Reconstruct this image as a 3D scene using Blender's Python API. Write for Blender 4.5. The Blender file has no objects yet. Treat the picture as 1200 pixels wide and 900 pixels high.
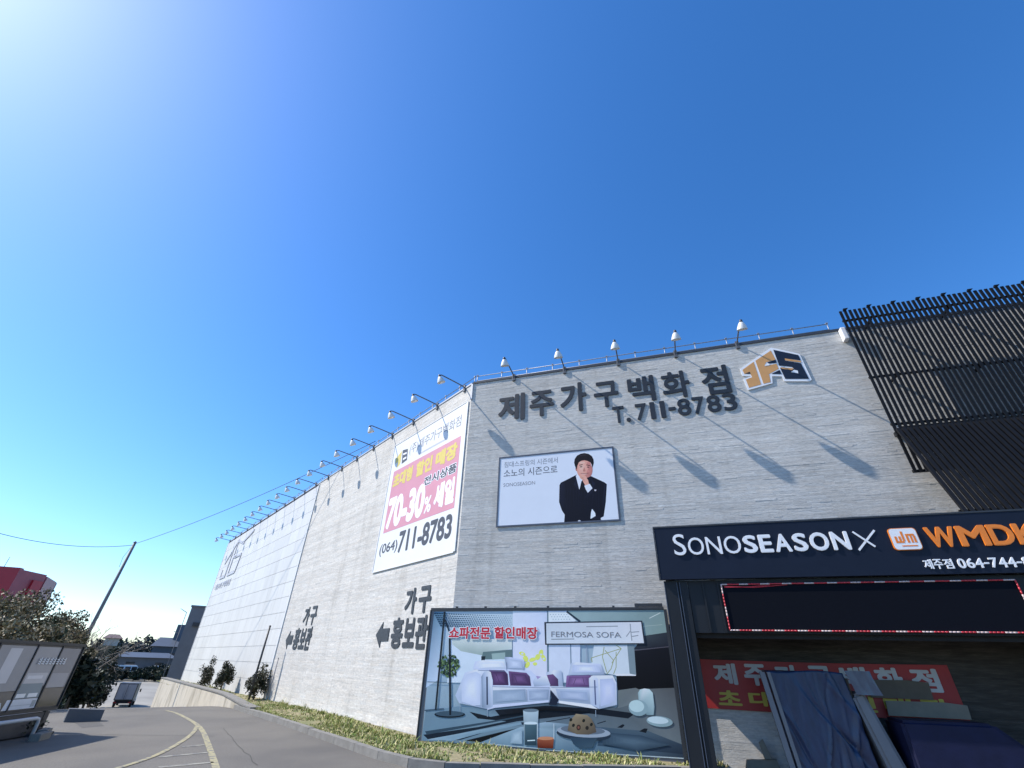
import bpy, bmesh, math, random
from mathutils import Vector, Matrix
R_ = random.Random(7)
rad = math.radians
scene = bpy.context.scene
COL = scene.collection

# ------------------------------------------------------------------ measured camera
FPX = 529.33; PITCH = rad(32.09); ROLL = rad(1.867)
EYE = Vector((0, 0, 1.6))
fw = Vector((0, math.cos(PITCH), math.sin(PITCH)))
up0 = Vector((0, -math.sin(PITCH), math.cos(PITCH)))
r0 = Vector((1, 0, 0))
cr = math.cos(ROLL) * r0 + math.sin(ROLL) * up0
cu = -math.sin(ROLL) * r0 + math.cos(ROLL) * up0

def ray(px, py):
    return ((px - 600) * cr - (py - 450) * cu + FPX * fw).normalized()
def at(px, py, D):
    d = ray(px, py); return EYE + d * (D / math.hypot(d.x, d.y))
def onz(px, py, z):
    d = ray(px, py); return EYE + d * ((z - EYE.z) / d.z)

# wall frames: x runs right along the wall, -y points out of the wall, z up
AF = rad(71.76); AL = rad(39.788)
K = Vector((-1.37, 13.39, 0))
dF = Vector((math.sin(AF), -math.cos(AF), 0))
dL = Vector((-math.sin(AL), math.cos(AL), 0))
Z = Vector((0, 0, 1))
def frame(xa, o=K):
    ya = Z.cross(xa)
    return Matrix(((xa.x, ya.x, 0, o.x), (xa.y, ya.y, 0, o.y), (0, 0, 1, o.z), (0, 0, 0, 1)))
FF = frame(dF); FL = frame(-dL)
def unproj(fr, px, py, off=0.0):
    """pixel -> (u, z) on the plane lying `off` metres in front of the wall of that frame"""
    n = -(fr.to_3x3() @ Vector((0, 1, 0))); k = fr.translation
    d = ray(px, py); t = ((k + n * off - EYE).dot(n)) / d.dot(n)
    p = fr.inverted() @ (EYE + d * t); return p.x, p.z
tR = Vector((dL.y, -dL.x, 0))            # right of the lane direction
def ST(s, t, z=0.0):
    return Vector((dL.x * s + tR.x * t, dL.y * s + tR.y * t, z))
def st_of(p): return p.x * dL.x + p.y * dL.y, p.x * tR.x + p.y * tR.y
def sm(a, b, x):
    x = min(1, max(0, (x - a) / (b - a))); return x * x * (3 - 2 * x)
def terrain(s):
    return -3.0 * sm(21.5, 56, s) + 1.3 * sm(72, 98, s)
def gz(p):
    return terrain(st_of(p)[0])

# ------------------------------------------------------------------ materials
def lin(c):
    return tuple(((v / 255) / 12.92 if v / 255 <= .04045 else ((v / 255 + .055) / 1.055) ** 2.4) for v in c)
def mat(name, col, rough=.8, var=.12, scale=6, bump=0, bscale=None, metal=0, spec=.5, coords='Object', stretch=(1, 1, 1), detail=6, second=None, sfac=(.45, .6), sscale=1.2):
    m = bpy.data.materials.new(name); m.use_nodes = True
    nt = m.node_tree; N = nt.nodes; L = nt.links; b = N['Principled BSDF']
    b.inputs['Roughness'].default_value = rough; b.inputs['Metallic'].default_value = metal
    b.inputs['Specular IOR Level'].default_value = spec
    tc = N.new('ShaderNodeTexCoord'); mp = N.new('ShaderNodeMapping'); mp.inputs['Scale'].default_value = stretch
    L.new(tc.outputs[coords], mp.inputs['Vector'])
    nz = N.new('ShaderNodeTexNoise'); nz.inputs['Scale'].default_value = scale; nz.inputs['Detail'].default_value = detail
    nz.inputs['Roughness'].default_value = .65
    L.new(mp.outputs[0], nz.inputs['Vector'])
    r = N.new('ShaderNodeValToRGB')
    r.color_ramp.elements[0].position = .3; r.color_ramp.elements[1].position = .7
    r.color_ramp.elements[0].color = tuple(v * (1 - var) for v in col) + (1,)
    r.color_ramp.elements[1].color = tuple(min(1, v * (1 + var)) for v in col) + (1,)
    L.new(nz.outputs[0], r.inputs[0]); out = r.outputs[0]
    if second:
        n2 = N.new('ShaderNodeTexNoise'); n2.inputs['Scale'].default_value = sscale; n2.inputs['Detail'].default_value = 8
        L.new(mp.outputs[0], n2.inputs['Vector'])
        mr = N.new('ShaderNodeMapRange'); mr.inputs['From Min'].default_value = sfac[0]; mr.inputs['From Max'].default_value = sfac[1]
        L.new(n2.outputs[0], mr.inputs['Value'])
        mx = N.new('ShaderNodeMix'); mx.data_type = 'RGBA'
        L.new(mr.outputs[0], mx.inputs['Factor']); L.new(out, mx.inputs['A']); mx.inputs['B'].default_value = tuple(second) + (1,)
        out = mx.outputs['Result']
    L.new(out, b.inputs['Base Color'])
    if bump:
        nb = N.new('ShaderNodeTexNoise'); nb.inputs['Scale'].default_value = bscale or scale * 4; nb.inputs['Detail'].default_value = 6
        L.new(mp.outputs[0], nb.inputs['Vector'])
        bp = N.new('ShaderNodeBump'); bp.inputs['Strength'].default_value = 1; bp.inputs['Distance'].default_value = bump
        L.new(nb.outputs[0], bp.inputs['Height']); L.new(bp.outputs[0], b.inputs['Normal'])
    return m
def mat_attr(name, attr='tone', rough=.8, mul=(1, 1, 1), noise=.12, nscale=30, bump=0, bscale=60, spec=.4, stretch=(1, 1, 1), stain=None):
    """colour carried by the mesh (each stone / leaf / printed shape has its own), plus fine noise"""
    m = bpy.data.materials.new(name); m.use_nodes = True
    nt = m.node_tree; N = nt.nodes; L = nt.links; b = N['Principled BSDF']
    b.inputs['Roughness'].default_value = rough; b.inputs['Specular IOR Level'].default_value = spec
    a = N.new('ShaderNodeAttribute'); a.attribute_name = attr
    tc = N.new('ShaderNodeTexCoord'); mp = N.new('ShaderNodeMapping'); mp.inputs['Scale'].default_value = stretch
    L.new(tc.outputs['Object'], mp.inputs['Vector'])
    nz = N.new('ShaderNodeTexNoise'); nz.inputs['Scale'].default_value = nscale; nz.inputs['Detail'].default_value = 6; nz.inputs['Roughness'].default_value = .7
    L.new(mp.outputs[0], nz.inputs['Vector'])
    mr = N.new('ShaderNodeMapRange'); mr.inputs['From Min'].default_value = .3; mr.inputs['From Max'].default_value = .7
    mr.inputs['To Min'].default_value = 1 - noise; mr.inputs['To Max'].default_value = 1 + noise
    L.new(nz.outputs[0], mr.inputs['Value'])
    mx = N.new('ShaderNodeMix'); mx.data_type = 'RGBA'; mx.blend_type = 'MULTIPLY'; mx.inputs['Factor'].default_value = 1
    L.new(a.outputs['Color'], mx.inputs['A']); L.new(mr.outputs[0], mx.inputs['B']); out = mx.outputs['Result']
    if stain:
        n2 = N.new('ShaderNodeTexNoise'); n2.inputs['Scale'].default_value = .55; n2.inputs['Detail'].default_value = 9
        m2 = N.new('ShaderNodeMapping'); m2.inputs['Scale'].default_value = (1.6, 1, .5)
        L.new(tc.outputs['Object'], m2.inputs['Vector']); L.new(m2.outputs[0], n2.inputs['Vector'])
        r2 = N.new('ShaderNodeMapRange'); r2.inputs['From Min'].default_value = .5; r2.inputs['From Max'].default_value = .72
        r2.inputs['To Max'].default_value = stain
        L.new(n2.outputs[0], r2.inputs['Value'])
        n4 = N.new('ShaderNodeTexNoise'); n4.inputs['Scale'].default_value = 1; n4.inputs['Detail'].default_value = 7
        m4 = N.new('ShaderNodeMapping'); m4.inputs['Scale'].default_value = (3.2, 1, .12)
        L.new(tc.outputs['Object'], m4.inputs['Vector']); L.new(m4.outputs[0], n4.inputs['Vector'])
        r4 = N.new('ShaderNodeMapRange'); r4.inputs['From Min'].default_value = .55; r4.inputs['From Max'].default_value = .75; r4.inputs['To Max'].default_value = .35
        L.new(n4.outputs[0], r4.inputs['Value'])
        m5 = N.new('ShaderNodeMix'); m5.data_type = 'RGBA'; m5.blend_type = 'MULTIPLY'
        L.new(r4.outputs[0], m5.inputs['Factor']); L.new(out, m5.inputs['A']); m5.inputs['B'].default_value = (.55, .54, .52, 1); out = m5.outputs['Result']
        m3 = N.new('ShaderNodeMix'); m3.data_type = 'RGBA'; m3.blend_type = 'MULTIPLY'
        L.new(r2.outputs[0], m3.inputs['Factor']); L.new(out, m3.inputs['A']); m3.inputs['B'].default_value = (.62, .6, .57, 1); out = m3.outputs['Result']
    L.new(out, b.inputs['Base Color'])
    if bump:
        nb = N.new('ShaderNodeTexNoise'); nb.inputs['Scale'].default_value = bscale; nb.inputs['Detail'].default_value = 5
        L.new(mp.outputs[0], nb.inputs['Vector'])
        bp = N.new('ShaderNodeBump'); bp.inputs['Distance'].default_value = bump; bp.inputs['Strength'].default_value = 1
        L.new(nb.outputs[0], bp.inputs['Height']); L.new(bp.outputs[0], b.inputs['Normal'])
    return m

M = {}
M['stone'] = mat_attr('ledge_stone', rough=.85, noise=.2, nscale=16, bump=.004, bscale=40, stretch=(.45, 1, 1.6), stain=.28)
M['panel_tone'] = mat_attr('cladding_sheet', rough=.5, noise=.035, nscale=1.6, bump=.002, bscale=3, stretch=(1, 1, .4), stain=.22)
M['panel'] = mat('cladding_panel', (.68, .68, .67), .55, .03, 3, .0015, 9, second=(.62, .62, .605), sfac=(.5, .8), sscale=.5)
M['concrete'] = mat('roof_concrete', (.33, .32, .30), .9, .15, 3, .003)
M['coping'] = mat('coping_metal', (.045, .048, .055), .5, .2, 8)
M['coping_light'] = mat('coping_pale_metal', (.42, .44, .48), .45, .1, 8)
M['galv'] = mat('galvanised_steel', (.30, .32, .35), .45, .15, 20, metal=.35)
M['lamp_arm'] = mat('lamp_arm_paint', (.10, .105, .115), .5, .2, 20)
M['lamp_cap'] = mat('lamp_cap_dark', (.05, .05, .055), .5, .2, 20)
M['lamp_shade'] = mat('lamp_shade_white', (.74, .73, .70), .4, .05, 20)
M['lens'] = mat('lamp_lens', (.8, .8, .77), .12, .03, 20)
M['letter_dark'] = mat('letter_charcoal', (.017, .020, .024), .5, .3, 14)
M['letter_grey'] = mat('letter_slate', (.036, .040, .045), .55, .3, 14)
M['white'] = mat('white_paint', (.80, .80, .80), .4, .02, 8)
M['white_print'] = mat('white_print', (.74, .76, .80), .35, .02, 2)
M['orange'] = mat('orange_acrylic', lin((232, 128, 36)), .35, .04, 8)
M['tan'] = mat('tan_emblem', lin((206, 152, 92)), .45, .06, 8)
M['navy'] = mat('navy_emblem', lin((20, 27, 42)), .45, .15, 8)
M['sign_navy'] = mat('sign_board_navy', (.0085, .0125, .026), .45, .12, 1.2, .0006, 3, spec=.22)
M['black_metal'] = mat('black_cladding', (.010, .0115, .0145), .5, .18, 2, .0008, 6, spec=.32)
M['slat'] = mat('slat_black', (.006, .0065, .008), .6, .25, 4, spec=.2)
M['cloth_white'] = mat('cloth_white_print', (.50, .49, .47), .7, .05, 6)
M['shade_facing'] = mat('canopy_shade_facing', (.062, .055, .045), .85, .4, 5, .008, 9, stretch=(1, 1, 9), second=(.034, .03, .024), sfac=(.4, .65), sscale=2.2)  # dark brown stone tone with the canopy shade put into it
M['soffit'] = mat('soffit_dark', (.012, .012, .013), .8, .2, 3)
M['led'] = mat('led_screen', (.003, .004, .008), .75, .15, 40, spec=.12)
M['rope_red'] = mat('rope_light_red', (.52, .035, .05), .35, .25, 30)
M['rope_white'] = mat('rope_light_clear', (.62, .47, .44), .3, .15, 30)
M['red_banner'] = mat('red_banner', (.34, .016, .013), .5, .12, 2, .004, 3)
M['yellow'] = mat('yellow_print', (.50, .40, .05), .5, .06, 8)
M['pink'] = mat('pink_print', tuple(v * .72 for v in lin((230, 158, 172))), .5, .05, 1.5)
M['paleyellow'] = mat('faded_yellow_print', tuple(v * .68 for v in lin((246, 222, 110))), .5, .05, 4)
M['fade_grey'] = mat('faded_grey_print', lin((128, 128, 132)), .5, .12, 5)
M['fade_dark'] = mat('faded_black_print', lin((66, 66, 70)), .5, .2, 5)
M['fade_light'] = mat('faded_pale_print', lin((178, 178, 184)), .5, .08, 5)
M['banner_white'] = mat('banner_vinyl', (.70, .70, .69), .45, .03, 1.2, .004, 1.6)
M['red_letter'] = mat('red_letter', lin((196, 30, 48)), .4, .06, 8)
M['frame_dark'] = mat('frame_dark_steel', (.028, .031, .036), .5, .2, 10)
M['frame_slate'] = mat('frame_slate', lin((70, 78, 92)), .5, .1, 10)
M['print'] = mat_attr('printed_vinyl', rough=.55, noise=.05, nscale=3, spec=.18)
M['gloss_print'] = mat_attr('glossy_printed_sheet', rough=.12, noise=.06, nscale=2, spec=.7)
M['tarp'] = mat('blue_tarp', (.014, .030, .075), .38, .3, 3, .012, 6, stretch=(2.0, 1, .8), spec=.5)
M['navy_tarp'] = mat('navy_tarp', (.007, .009, .034), .6, .2, 3, .008, 5, spec=.25)
M['plastic'] = mat('plastic_wrap', (.085, .105, .14), .25, .08, 5, .006, 9)
M['card'] = mat('cardboard', (.13, .105, .075), .85, .1, 6)
M['card_pale'] = mat('pale_cardboard', (.22, .195, .15), .85, .1, 6)
M['board_white'] = mat('white_board', (.15, .155, .165), .6, .06, 6)
M['asphalt'] = mat('asphalt', (.145, .132, .110), .9, .3, 38, .006, 90, second=(.098, .090, .079), sfac=(.42, .66), sscale=.42, stretch=(1, .7, 1))
M['patch'] = mat('asphalt_patch', (.088, .082, .073), .92, .3, 50, .006, 110)
M['crack_shadow_strip'] = mat('crack_and_wire_shadow', (.045, .043, .04), .9, .3, 30)
M['lot'] = mat('lot_concrete', (.30, .28, .235), .9, .1, 2, .003, 30, second=(.24, .225, .19), sfac=(.45, .65), sscale=.25)
M['earth'] = mat('dry_ground', (.16, .145, .11), .95, .25, 1.5, .01, 10, second=(.09, .10, .05), sfac=(.45, .6), sscale=.1)
M['verge'] = mat('verge_soil', (.26, .22, .12), .95, .3, 7, .02, 20, second=(.17, .17, .07), sfac=(.45, .6), sscale=1.5)
M['kerb'] = mat('kerb_concrete', (.20, .19, .17), .9, .18, 5, .004, 40, second=(.17, .16, .14), sfac=(.52, .7), sscale=2.2)
M['retain'] = mat('retaining_concrete', (.50, .45, .36), .9, .12, 2.5, .006, 18, second=(.30, .265, .20), sfac=(.5, .66), sscale=1.6, stretch=(1, 1, .35))
M['yellow_line'] = mat('yellow_road_paint', (.34, .30, .165), .8, .12, 14, second=(.16, .15, .13), sfac=(.47, .62), sscale=9)
M['white_line'] = mat('white_road_paint', (.30, .285, .23), .8, .1, 14, second=(.15, .145, .135), sfac=(.46, .6), sscale=8)
M['leaf'] = mat_attr('leaf', rough=.6, noise=.15, nscale=4, spec=.3)
M['bark'] = mat('bark', (.11, .09, .07), .9, .3, 12, .01)
M['twig'] = mat('grey_twig', (.22, .195, .17), .9, .2, 12)
M['grass'] = mat_attr('grass_blade', rough=.8, noise=.1, nscale=2, spec=.2)
M['pole'] = mat('pole_steel', (.13, .14, .155), .6, .15, 6)
M['wire'] = mat('wire_black', (.03, .035, .045), .6, .1, 6)
M['red_wall'] = mat('red_cladding', (.40, .018, .035), .4, .06, 1)
M['maroon_wall'] = mat('faded_red_cladding', (.34, .075, .095), .45, .08, 1)
M['grey_wall'] = mat('grey_render', (.20, .205, .215), .8, .1, 1.2)
M['dark_wall'] = mat('dark_render', (.09, .095, .105), .8, .12, 1.2)
M['blue_roof'] = mat('blue_grey_roof', (.06, .08, .11), .6, .12, 1)
M['brown_roof'] = mat('brown_roof', (.12, .075, .065), .7, .12, 1)
M['cream_wall'] = mat('cream_render', (.45, .43, .39), .8, .08, 1)
M['glass'] = mat('dark_glass', (.02, .025, .03), .1, .1, 2, spec=.8)
M['van_white'] = mat('vehicle_white', (.7, .7, .7), .35, .03, 2)
M['truck_door'] = mat('truck_box_grey', (.34, .35, .38), .45, .06, 3)
M['rubber'] = mat('rubber', (.015, .015, .016), .8, .2, 10)
M['tail'] = mat('tail_lamp_red', (.35, .02, .02), .3, .05, 10)
M['steel_white'] = mat('white_pipe', (.5, .5, .5), .45, .1, 10)
M['board_grey'] = mat('board_grey', (.075, .072, .070), .5, .1, 4)
M['hill'] = mat('hill_green', (.05, .065, .06), .95, .3, .05)

# ------------------------------------------------------------------ helpers
def link(name, me, m, parent=None, mtx=None):
    o = bpy.data.objects.new(name, me); COL.objects.link(o)
    for k in (m if isinstance(m, (list, tuple)) else [m]): me.materials.append(k)
    if parent is not None: o.parent = parent
    if mtx is not None: o.matrix_local = mtx
    return o
def tag(o, label, cat, group=None, kind=None):
    o['label'] = label; o['category'] = cat
    if group: o['group'] = group
    if kind: o['kind'] = kind
    return o
def empty(name, mtx, label, cat, group=None):
    o = bpy.data.objects.new(name, None); COL.objects.link(o); o.matrix_world = mtx; o.empty_display_size = .2
    return tag(o, label, cat, group)
class MB:
    """collects geometry; `off` is subtracted so that wall coordinates can be used for a thing with its base elsewhere"""
    def __init__(s, off=(0, 0, 0)):
        s.bm = bmesh.new(); s.off = Vector(off); s.tone = None
    def v(s, *p): return s.bm.verts.new(Vector(p) - s.off)
    def face(s, pts, mi=0, tone=None):
        try: f = s.bm.faces.new([s.v(*p) for p in pts])
        except ValueError: return None
        f.material_index = mi
        if tone is not None:
            if s.tone is None: s.tone = s.bm.loops.layers.float_color.new('tone')
            ts = tone if isinstance(tone[0], (tuple, list)) else [tone] * len(pts)
            for l, t in zip(f.loops, ts): l[s.tone] = (t[0], t[1], t[2], 1)
        return f
    def box(s, x0, x1, y0, y1, z0, z1, mi=0, bev=0):
        c = [s.v(x, y, z) for z in (z0, z1) for y in (y0, y1) for x in (x0, x1)]
        fs = [s.bm.faces.new([c[i] for i in q]) for q in ((0, 2, 3, 1), (4, 5, 7, 6), (0, 1, 5, 4), (2, 6, 7, 3), (0, 4, 6, 2), (1, 3, 7, 5))]
        for f in fs: f.material_index = mi
        if bev:
            es = list({e for f in fs for e in f.edges})
            r = bmesh.ops.bevel(s.bm, geom=es, offset=bev, segments=2, affect='EDGES', profile=.6)
            for f in r['faces']: f.material_index = mi
    def hull8(s, bot, top, mi=0):
        b = [s.v(*p) for p in bot]; t = [s.v(*p) for p in top]; n = len(b)
        s.bm.faces.new(b[::-1]).material_index = mi; s.bm.faces.new(t).material_index = mi
        for i in range(n):
            s.bm.faces.new((b[i], b[(i + 1) % n], t[(i + 1) % n], t[i])).material_index = mi
    def tube(s, pts, r, n=6, mi=0, cap=True):
        pts = [Vector(p) for p in pts]; rs = r if isinstance(r, (list, tuple)) else [r] * len(pts); rings = []
        for i, p in enumerate(pts):
            d = (pts[min(i + 1, len(pts) - 1)] - pts[max(i - 1, 0)]).normalized()
            a = d.cross(Vector((0, 0, 1)) if abs(d.z) < .9 else Vector((1, 0, 0))).normalized(); b = d.cross(a)
            rings.append([s.v(*(p + (a * math.cos(2 * math.pi * k / n) + b * math.sin(2 * math.pi * k / n)) * rs[i])) for k in range(n)])
        for i in range(len(rings) - 1):
            for k in range(n):
                f = s.bm.faces.new((rings[i][k], rings[i][(k + 1) % n], rings[i + 1][(k + 1) % n], rings[i + 1][k])); f.material_index = mi; f.smooth = True
        if cap and n > 2:
            s.bm.faces.new(rings[0][::-1]).material_index = mi; s.bm.faces.new(rings[-1]).material_index = mi
    def lathe(s, prof, origin, axis, n=14, mi=0):
        axis = Vector(axis).normalized(); a = axis.orthogonal().normalized(); b = axis.cross(a); o = Vector(origin); rings = []
        for (h, r) in prof:
            rings.append([s.v(*(o + axis * h + (a * math.cos(2 * math.pi * k / n) + b * math.sin(2 * math.pi * k / n)) * max(r, 1e-4))) for k in range(n)])
        for i in range(len(rings) - 1):
            for k in range(n):
                f = s.bm.faces.new((rings[i][k], rings[i][(k + 1) % n], rings[i + 1][(k + 1) % n], rings[i + 1][k])); f.material_index = mi; f.smooth = True
    def prism(s, poly, o0, o1, mi=0):
        """polygon of (u, z) extruded outward from o0 to o1 (o measured out of the wall)"""
        a = [s.v(u, -o0, z) for u, z in poly]; b = [s.v(u, -o1, z) for u, z in poly]; n = len(poly)
        for f in (s.bm.faces.new(a[::-1]), s.bm.faces.new(b)): f.material_index = mi
        for i in range(n):
            s.bm.faces.new((a[i], a[(i + 1) % n], b[(i + 1) % n], b[i])).material_index = mi
    def build(s, name, m, parent=None, mtx=None, normals=True):
        for v in [v for v in s.bm.verts if not v.link_faces]: s.bm.verts.remove(v)
        if normals: bmesh.ops.recalc_face_normals(s.bm, faces=s.bm.faces[:])
        me = bpy.data.meshes.new(name); s.bm.to_mesh(me); s.bm.free()
        return link(name, me, m, parent, mtx)

def text_mesh(body, box, o, depth, bold=0.0, off=(0, 0, 0), name='lettering', shear=0.0, keep=False, spacing=1.0):
    """flat lettering fitted to box=(u0,u1,z0,z1) on a wall frame, standing from o to o+depth out of the wall"""
    c = bpy.data.curves.new('t', 'FONT'); c.body = body; c.size = 1; c.shear = shear; c.space_character = spacing
    c.resolution_u = 4
    ob = bpy.data.objects.new('t', c); COL.objects.link(ob); bpy.context.view_layer.update()
    src = bpy.data.meshes.new_from_object(ob.evaluated_get(bpy.context.evaluated_depsgraph_get()))
    bpy.data.objects.remove(ob); bpy.data.curves.remove(c)
    bm0 = bmesh.new(); bm0.from_mesh(src); bpy.data.meshes.remove(src)
    bm0.verts.ensure_lookup_table(); bm0.verts.index_update()
    P0 = [(v.co.x, v.co.y) for v in bm0.verts]; F0 = [[v.index for v in f.verts] for f in bm0.faces]
    B0 = []                                             # outline edges, in the direction of their face
    for e in bm0.edges:
        if len(e.link_faces) == 1:
            for l in e.link_faces[0].loops:
                if l.edge == e: B0.append((l.vert.index, l.link_loop_next.vert.index))
    up = sum(f.normal.z for f in bm0.faces) > 0; bm0.free()
    nb = 0 if bold <= 0 else (8 if bold < .03 else 12)
    sh = [(0.0, 0.0)] + [(bold * math.cos(6.2832 * k / nb), bold * math.sin(6.2832 * k / nb)) for k in range(nb)]
    xs = [p[0] for p in P0]; ys = [p[1] for p in P0]
    u0, u1, z0, z1 = box; x0, x1, y0, y1 = min(xs) - bold, max(xs) + bold, min(ys) - bold, max(ys) + bold
    sx = (u1 - u0) / (x1 - x0); sy = (z1 - z0) / (y1 - y0); V = []; Fc = []
    for k, (dx, dy) in enumerate(sh):
        top = o + depth - k * min(.0002, depth * .03); n = len(P0); b = len(V)
        for h in (top, o):
            V += [Vector((u0 + (p[0] + dx - x0) * sx, -h, z0 + (p[1] + dy - y0) * sy)) - Vector(off) for p in P0]
        Fc += [[b + q for q in (f if up else f[::-1])] for f in F0]
        Fc += [[b + a_, b + n + a_, b + n + c_, b + c_] if up else [b + c_, b + n + c_, b + n + a_, b + a_] for a_, c_ in B0]
    me = bpy.data.meshes.new(name); me.from_pydata([tuple(v) for v in V], [], Fc); me.update()
    return me
def fbox(fr, px, off):
    """pixel box (x0,y0,x1,y1: upper left and lower right corner of the thing) -> (u0,u1,z0,z1)"""
    a = unproj(fr, px[0], px[1], off); b = unproj(fr, px[2], px[3], off)
    return a[0], b[0], b[1], a[1]
def T(x, y, z): return Matrix.Translation((x, y, z))

# ------------------------------------------------------------------ ground
def sheet(name, poly_st, z_off, m, step=1.5, kind='structure', sub=True):
    """flat polygon in lane coordinates draped over the terrain"""
    bm = bmesh.new()
    vs = [bm.verts.new(ST(s, t, 0)) for s, t in poly_st]; bm.faces.new(vs)
    s0 = min(p[0] for p in poly_st); s1 = max(p[0] for p in poly_st); k = s0 + step
    while k < s1:
        bmesh.ops.bisect_plane(bm, geom=bm.verts[:] + bm.edges[:] + bm.faces[:], plane_co=ST(k, 0, 0), plane_no=dL); k += step
    for v in bm.verts: v.co.z = terrain(st_of(v.co)[0]) + z_off
    bmesh.ops.recalc_face_normals(bm, faces=bm.faces[:])
    for f in bm.faces:
        if f.normal.z < 0: f.normal_flip()
    me = bpy.data.meshes.new(name); bm.to_mesh(me); bm.free()
    o = link(name, me, m)
    if kind: o['kind'] = kind
    return o
def ground():
    bm = bmesh.new()
    ss = [-2500, -800, -200, -60] + [-20 + 2 * i for i in range(64)] + [115, 130, 160, 220, 400, 900, 2500]
    tt = [-2500, -800, -250, -90, -40, -20, -10, 0, 10, 30, 80, 250, 800, 2500]
    g = [[bm.verts.new(ST(s, t, terrain(s) - .03)) for t in tt] for s in ss]
    for i in range(len(ss) - 1):
        for j in range(len(tt) - 1): bm.faces.new((g[i][j], g[i][j + 1], g[i + 1][j + 1], g[i + 1][j]))
    bmesh.ops.recalc_face_normals(bm, faces=bm.faces[:])
    me = bpy.data.meshes.new('ground'); bm.to_mesh(me); bm.free()
    o = link('ground', me, M['earth']); o['kind'] = 'structure'
ground()
sheet('road', [(-14, -16), (-14, 22), (9.2, 22), (9.2, 5.85), (23.5, 5.85), (50, 5.85), (58, 6.2), (58, -1.5), (30, -1.8), (23, -2.8), (14, -6), (8, -16)], 0, M['asphalt'])
sheet('parking_lot', [(54, -14), (54, 16), (97, 16), (97, -14)], .012, M['lot'], 3)
def strip(name, pts, w, m, z=.005, closed=False):
    """painted line of width w through world points"""
    mb = MB(); pts = [Vector((p[0], p[1], 0)) for p in pts]
    # resample
    q = [pts[0]]
    for a, b in zip(pts, pts[1:]):
        n = max(1, int((b - a).length / .4))
        q += [a.lerp(b, (i + 1) / n) for i in range(n)]
    L = []; Rr = []
    for i, p in enumerate(q):
        d = (q[min(i + 1, len(q) - 1)] - q[max(i - 1, 0)]).normalized(); nn = Vector((d.y, -d.x, 0))
        ww = w * (1 + .06 * R_.uniform(-1, 1))
        L.append(p - nn * ww / 2); Rr.append(p + nn * ww / 2)
    for i in range(len(q) - 1):
        mb.face([(c.x, c.y, gz(c) + z) for c in (L[i], Rr[i], Rr[i + 1], L[i + 1])])
    o = mb.build(name, m); o['kind'] = 'structure'
    for p in o.data.polygons:
        if p.normal.z < 0: p.flip()
    return o
def gp(px, py): return onz(px, py, 0)
def curve(pxs, n=6):
    """smooth run through pixel points on the road plane"""
    P = [gp(*p) for p in pxs]; out = []
    for i in range(len(P) - 1):
        p0 = P[max(i - 1, 0)]; p1 = P[i]; p2 = P[i + 1]; p3 = P[min(i + 2, len(P) - 1)]
        for k in range(n):
            t = k / n
            out.append(.5 * ((2 * p1) + (p2 - p0) * t + (2 * p0 - 5 * p1 + 4 * p2 - p3) * t * t + (3 * p1 - p0 - 3 * p2 + p3) * t ** 3))
    return out + [P[-1]]
strip('road_line', curve([(195, 832.5), (207, 836), (220, 842.5), (231, 849.5), (238, 858), (243, 870), (248, 884), (253, 900), (256, 912)]), .12, M['yellow_line'])
strip('road_line', curve([(231, 851), (225, 860), (210, 871), (188, 883), (165, 892), (130, 903), (90, 914)]), .095, M['yellow_line'], z=.009)
strip('road_line', [gp(240, 873), gp(213, 875.5)], .10, M['white_line'])
strip('road_line', [gp(244, 882), gp(186, 887.5)], .11, M['white_line'])
strip('road_line', [gp(250, 893.5), gp(186, 899.5)], .12, M['white_line'])
strip('road_line', [gp(251, 906), gp(140, 915)], .12, M['white_line'])
strip('road_edge_line', curve([(342, 845.5), (380, 860.5), (420, 874.5), (456, 887.5)]), .11, M['white_line'])

def crack_shadow_strip(pts, w=.018):
    q = [gp(*p) for p in pts]; out = [q[0]]
    for a, b in zip(q, q[1:]):
        n = max(2, int((b - a).length / .35))
        for k in range(1, n + 1): c = a.lerp(b, k / n); out.append(c + Vector((R_.gauss(0, .03), R_.gauss(0, .03), 0)))
    strip('road_crack_shadow', out, w, M['crack_shadow_strip'], z=.0045)
crack_shadow_strip([(262, 853), (275, 870), (300, 897)], .012)
crack_shadow_strip([(80, 862), (150, 861), (250, 863)], .02)  # dark strip painted in as the overhead wire's shadow on the road
def patch(px4):
    mb = MB(); mb.face([(p.x, p.y, .003) for p in (gp(*q) for q in px4)]); o = mb.build('road_patch', M['patch']); o['kind'] = 'structure'
    for p in o.data.polygons:
        if p.normal.z < 0: p.flip()
patch([(86, 846), (112, 842), (122, 851), (96, 853)])
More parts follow.
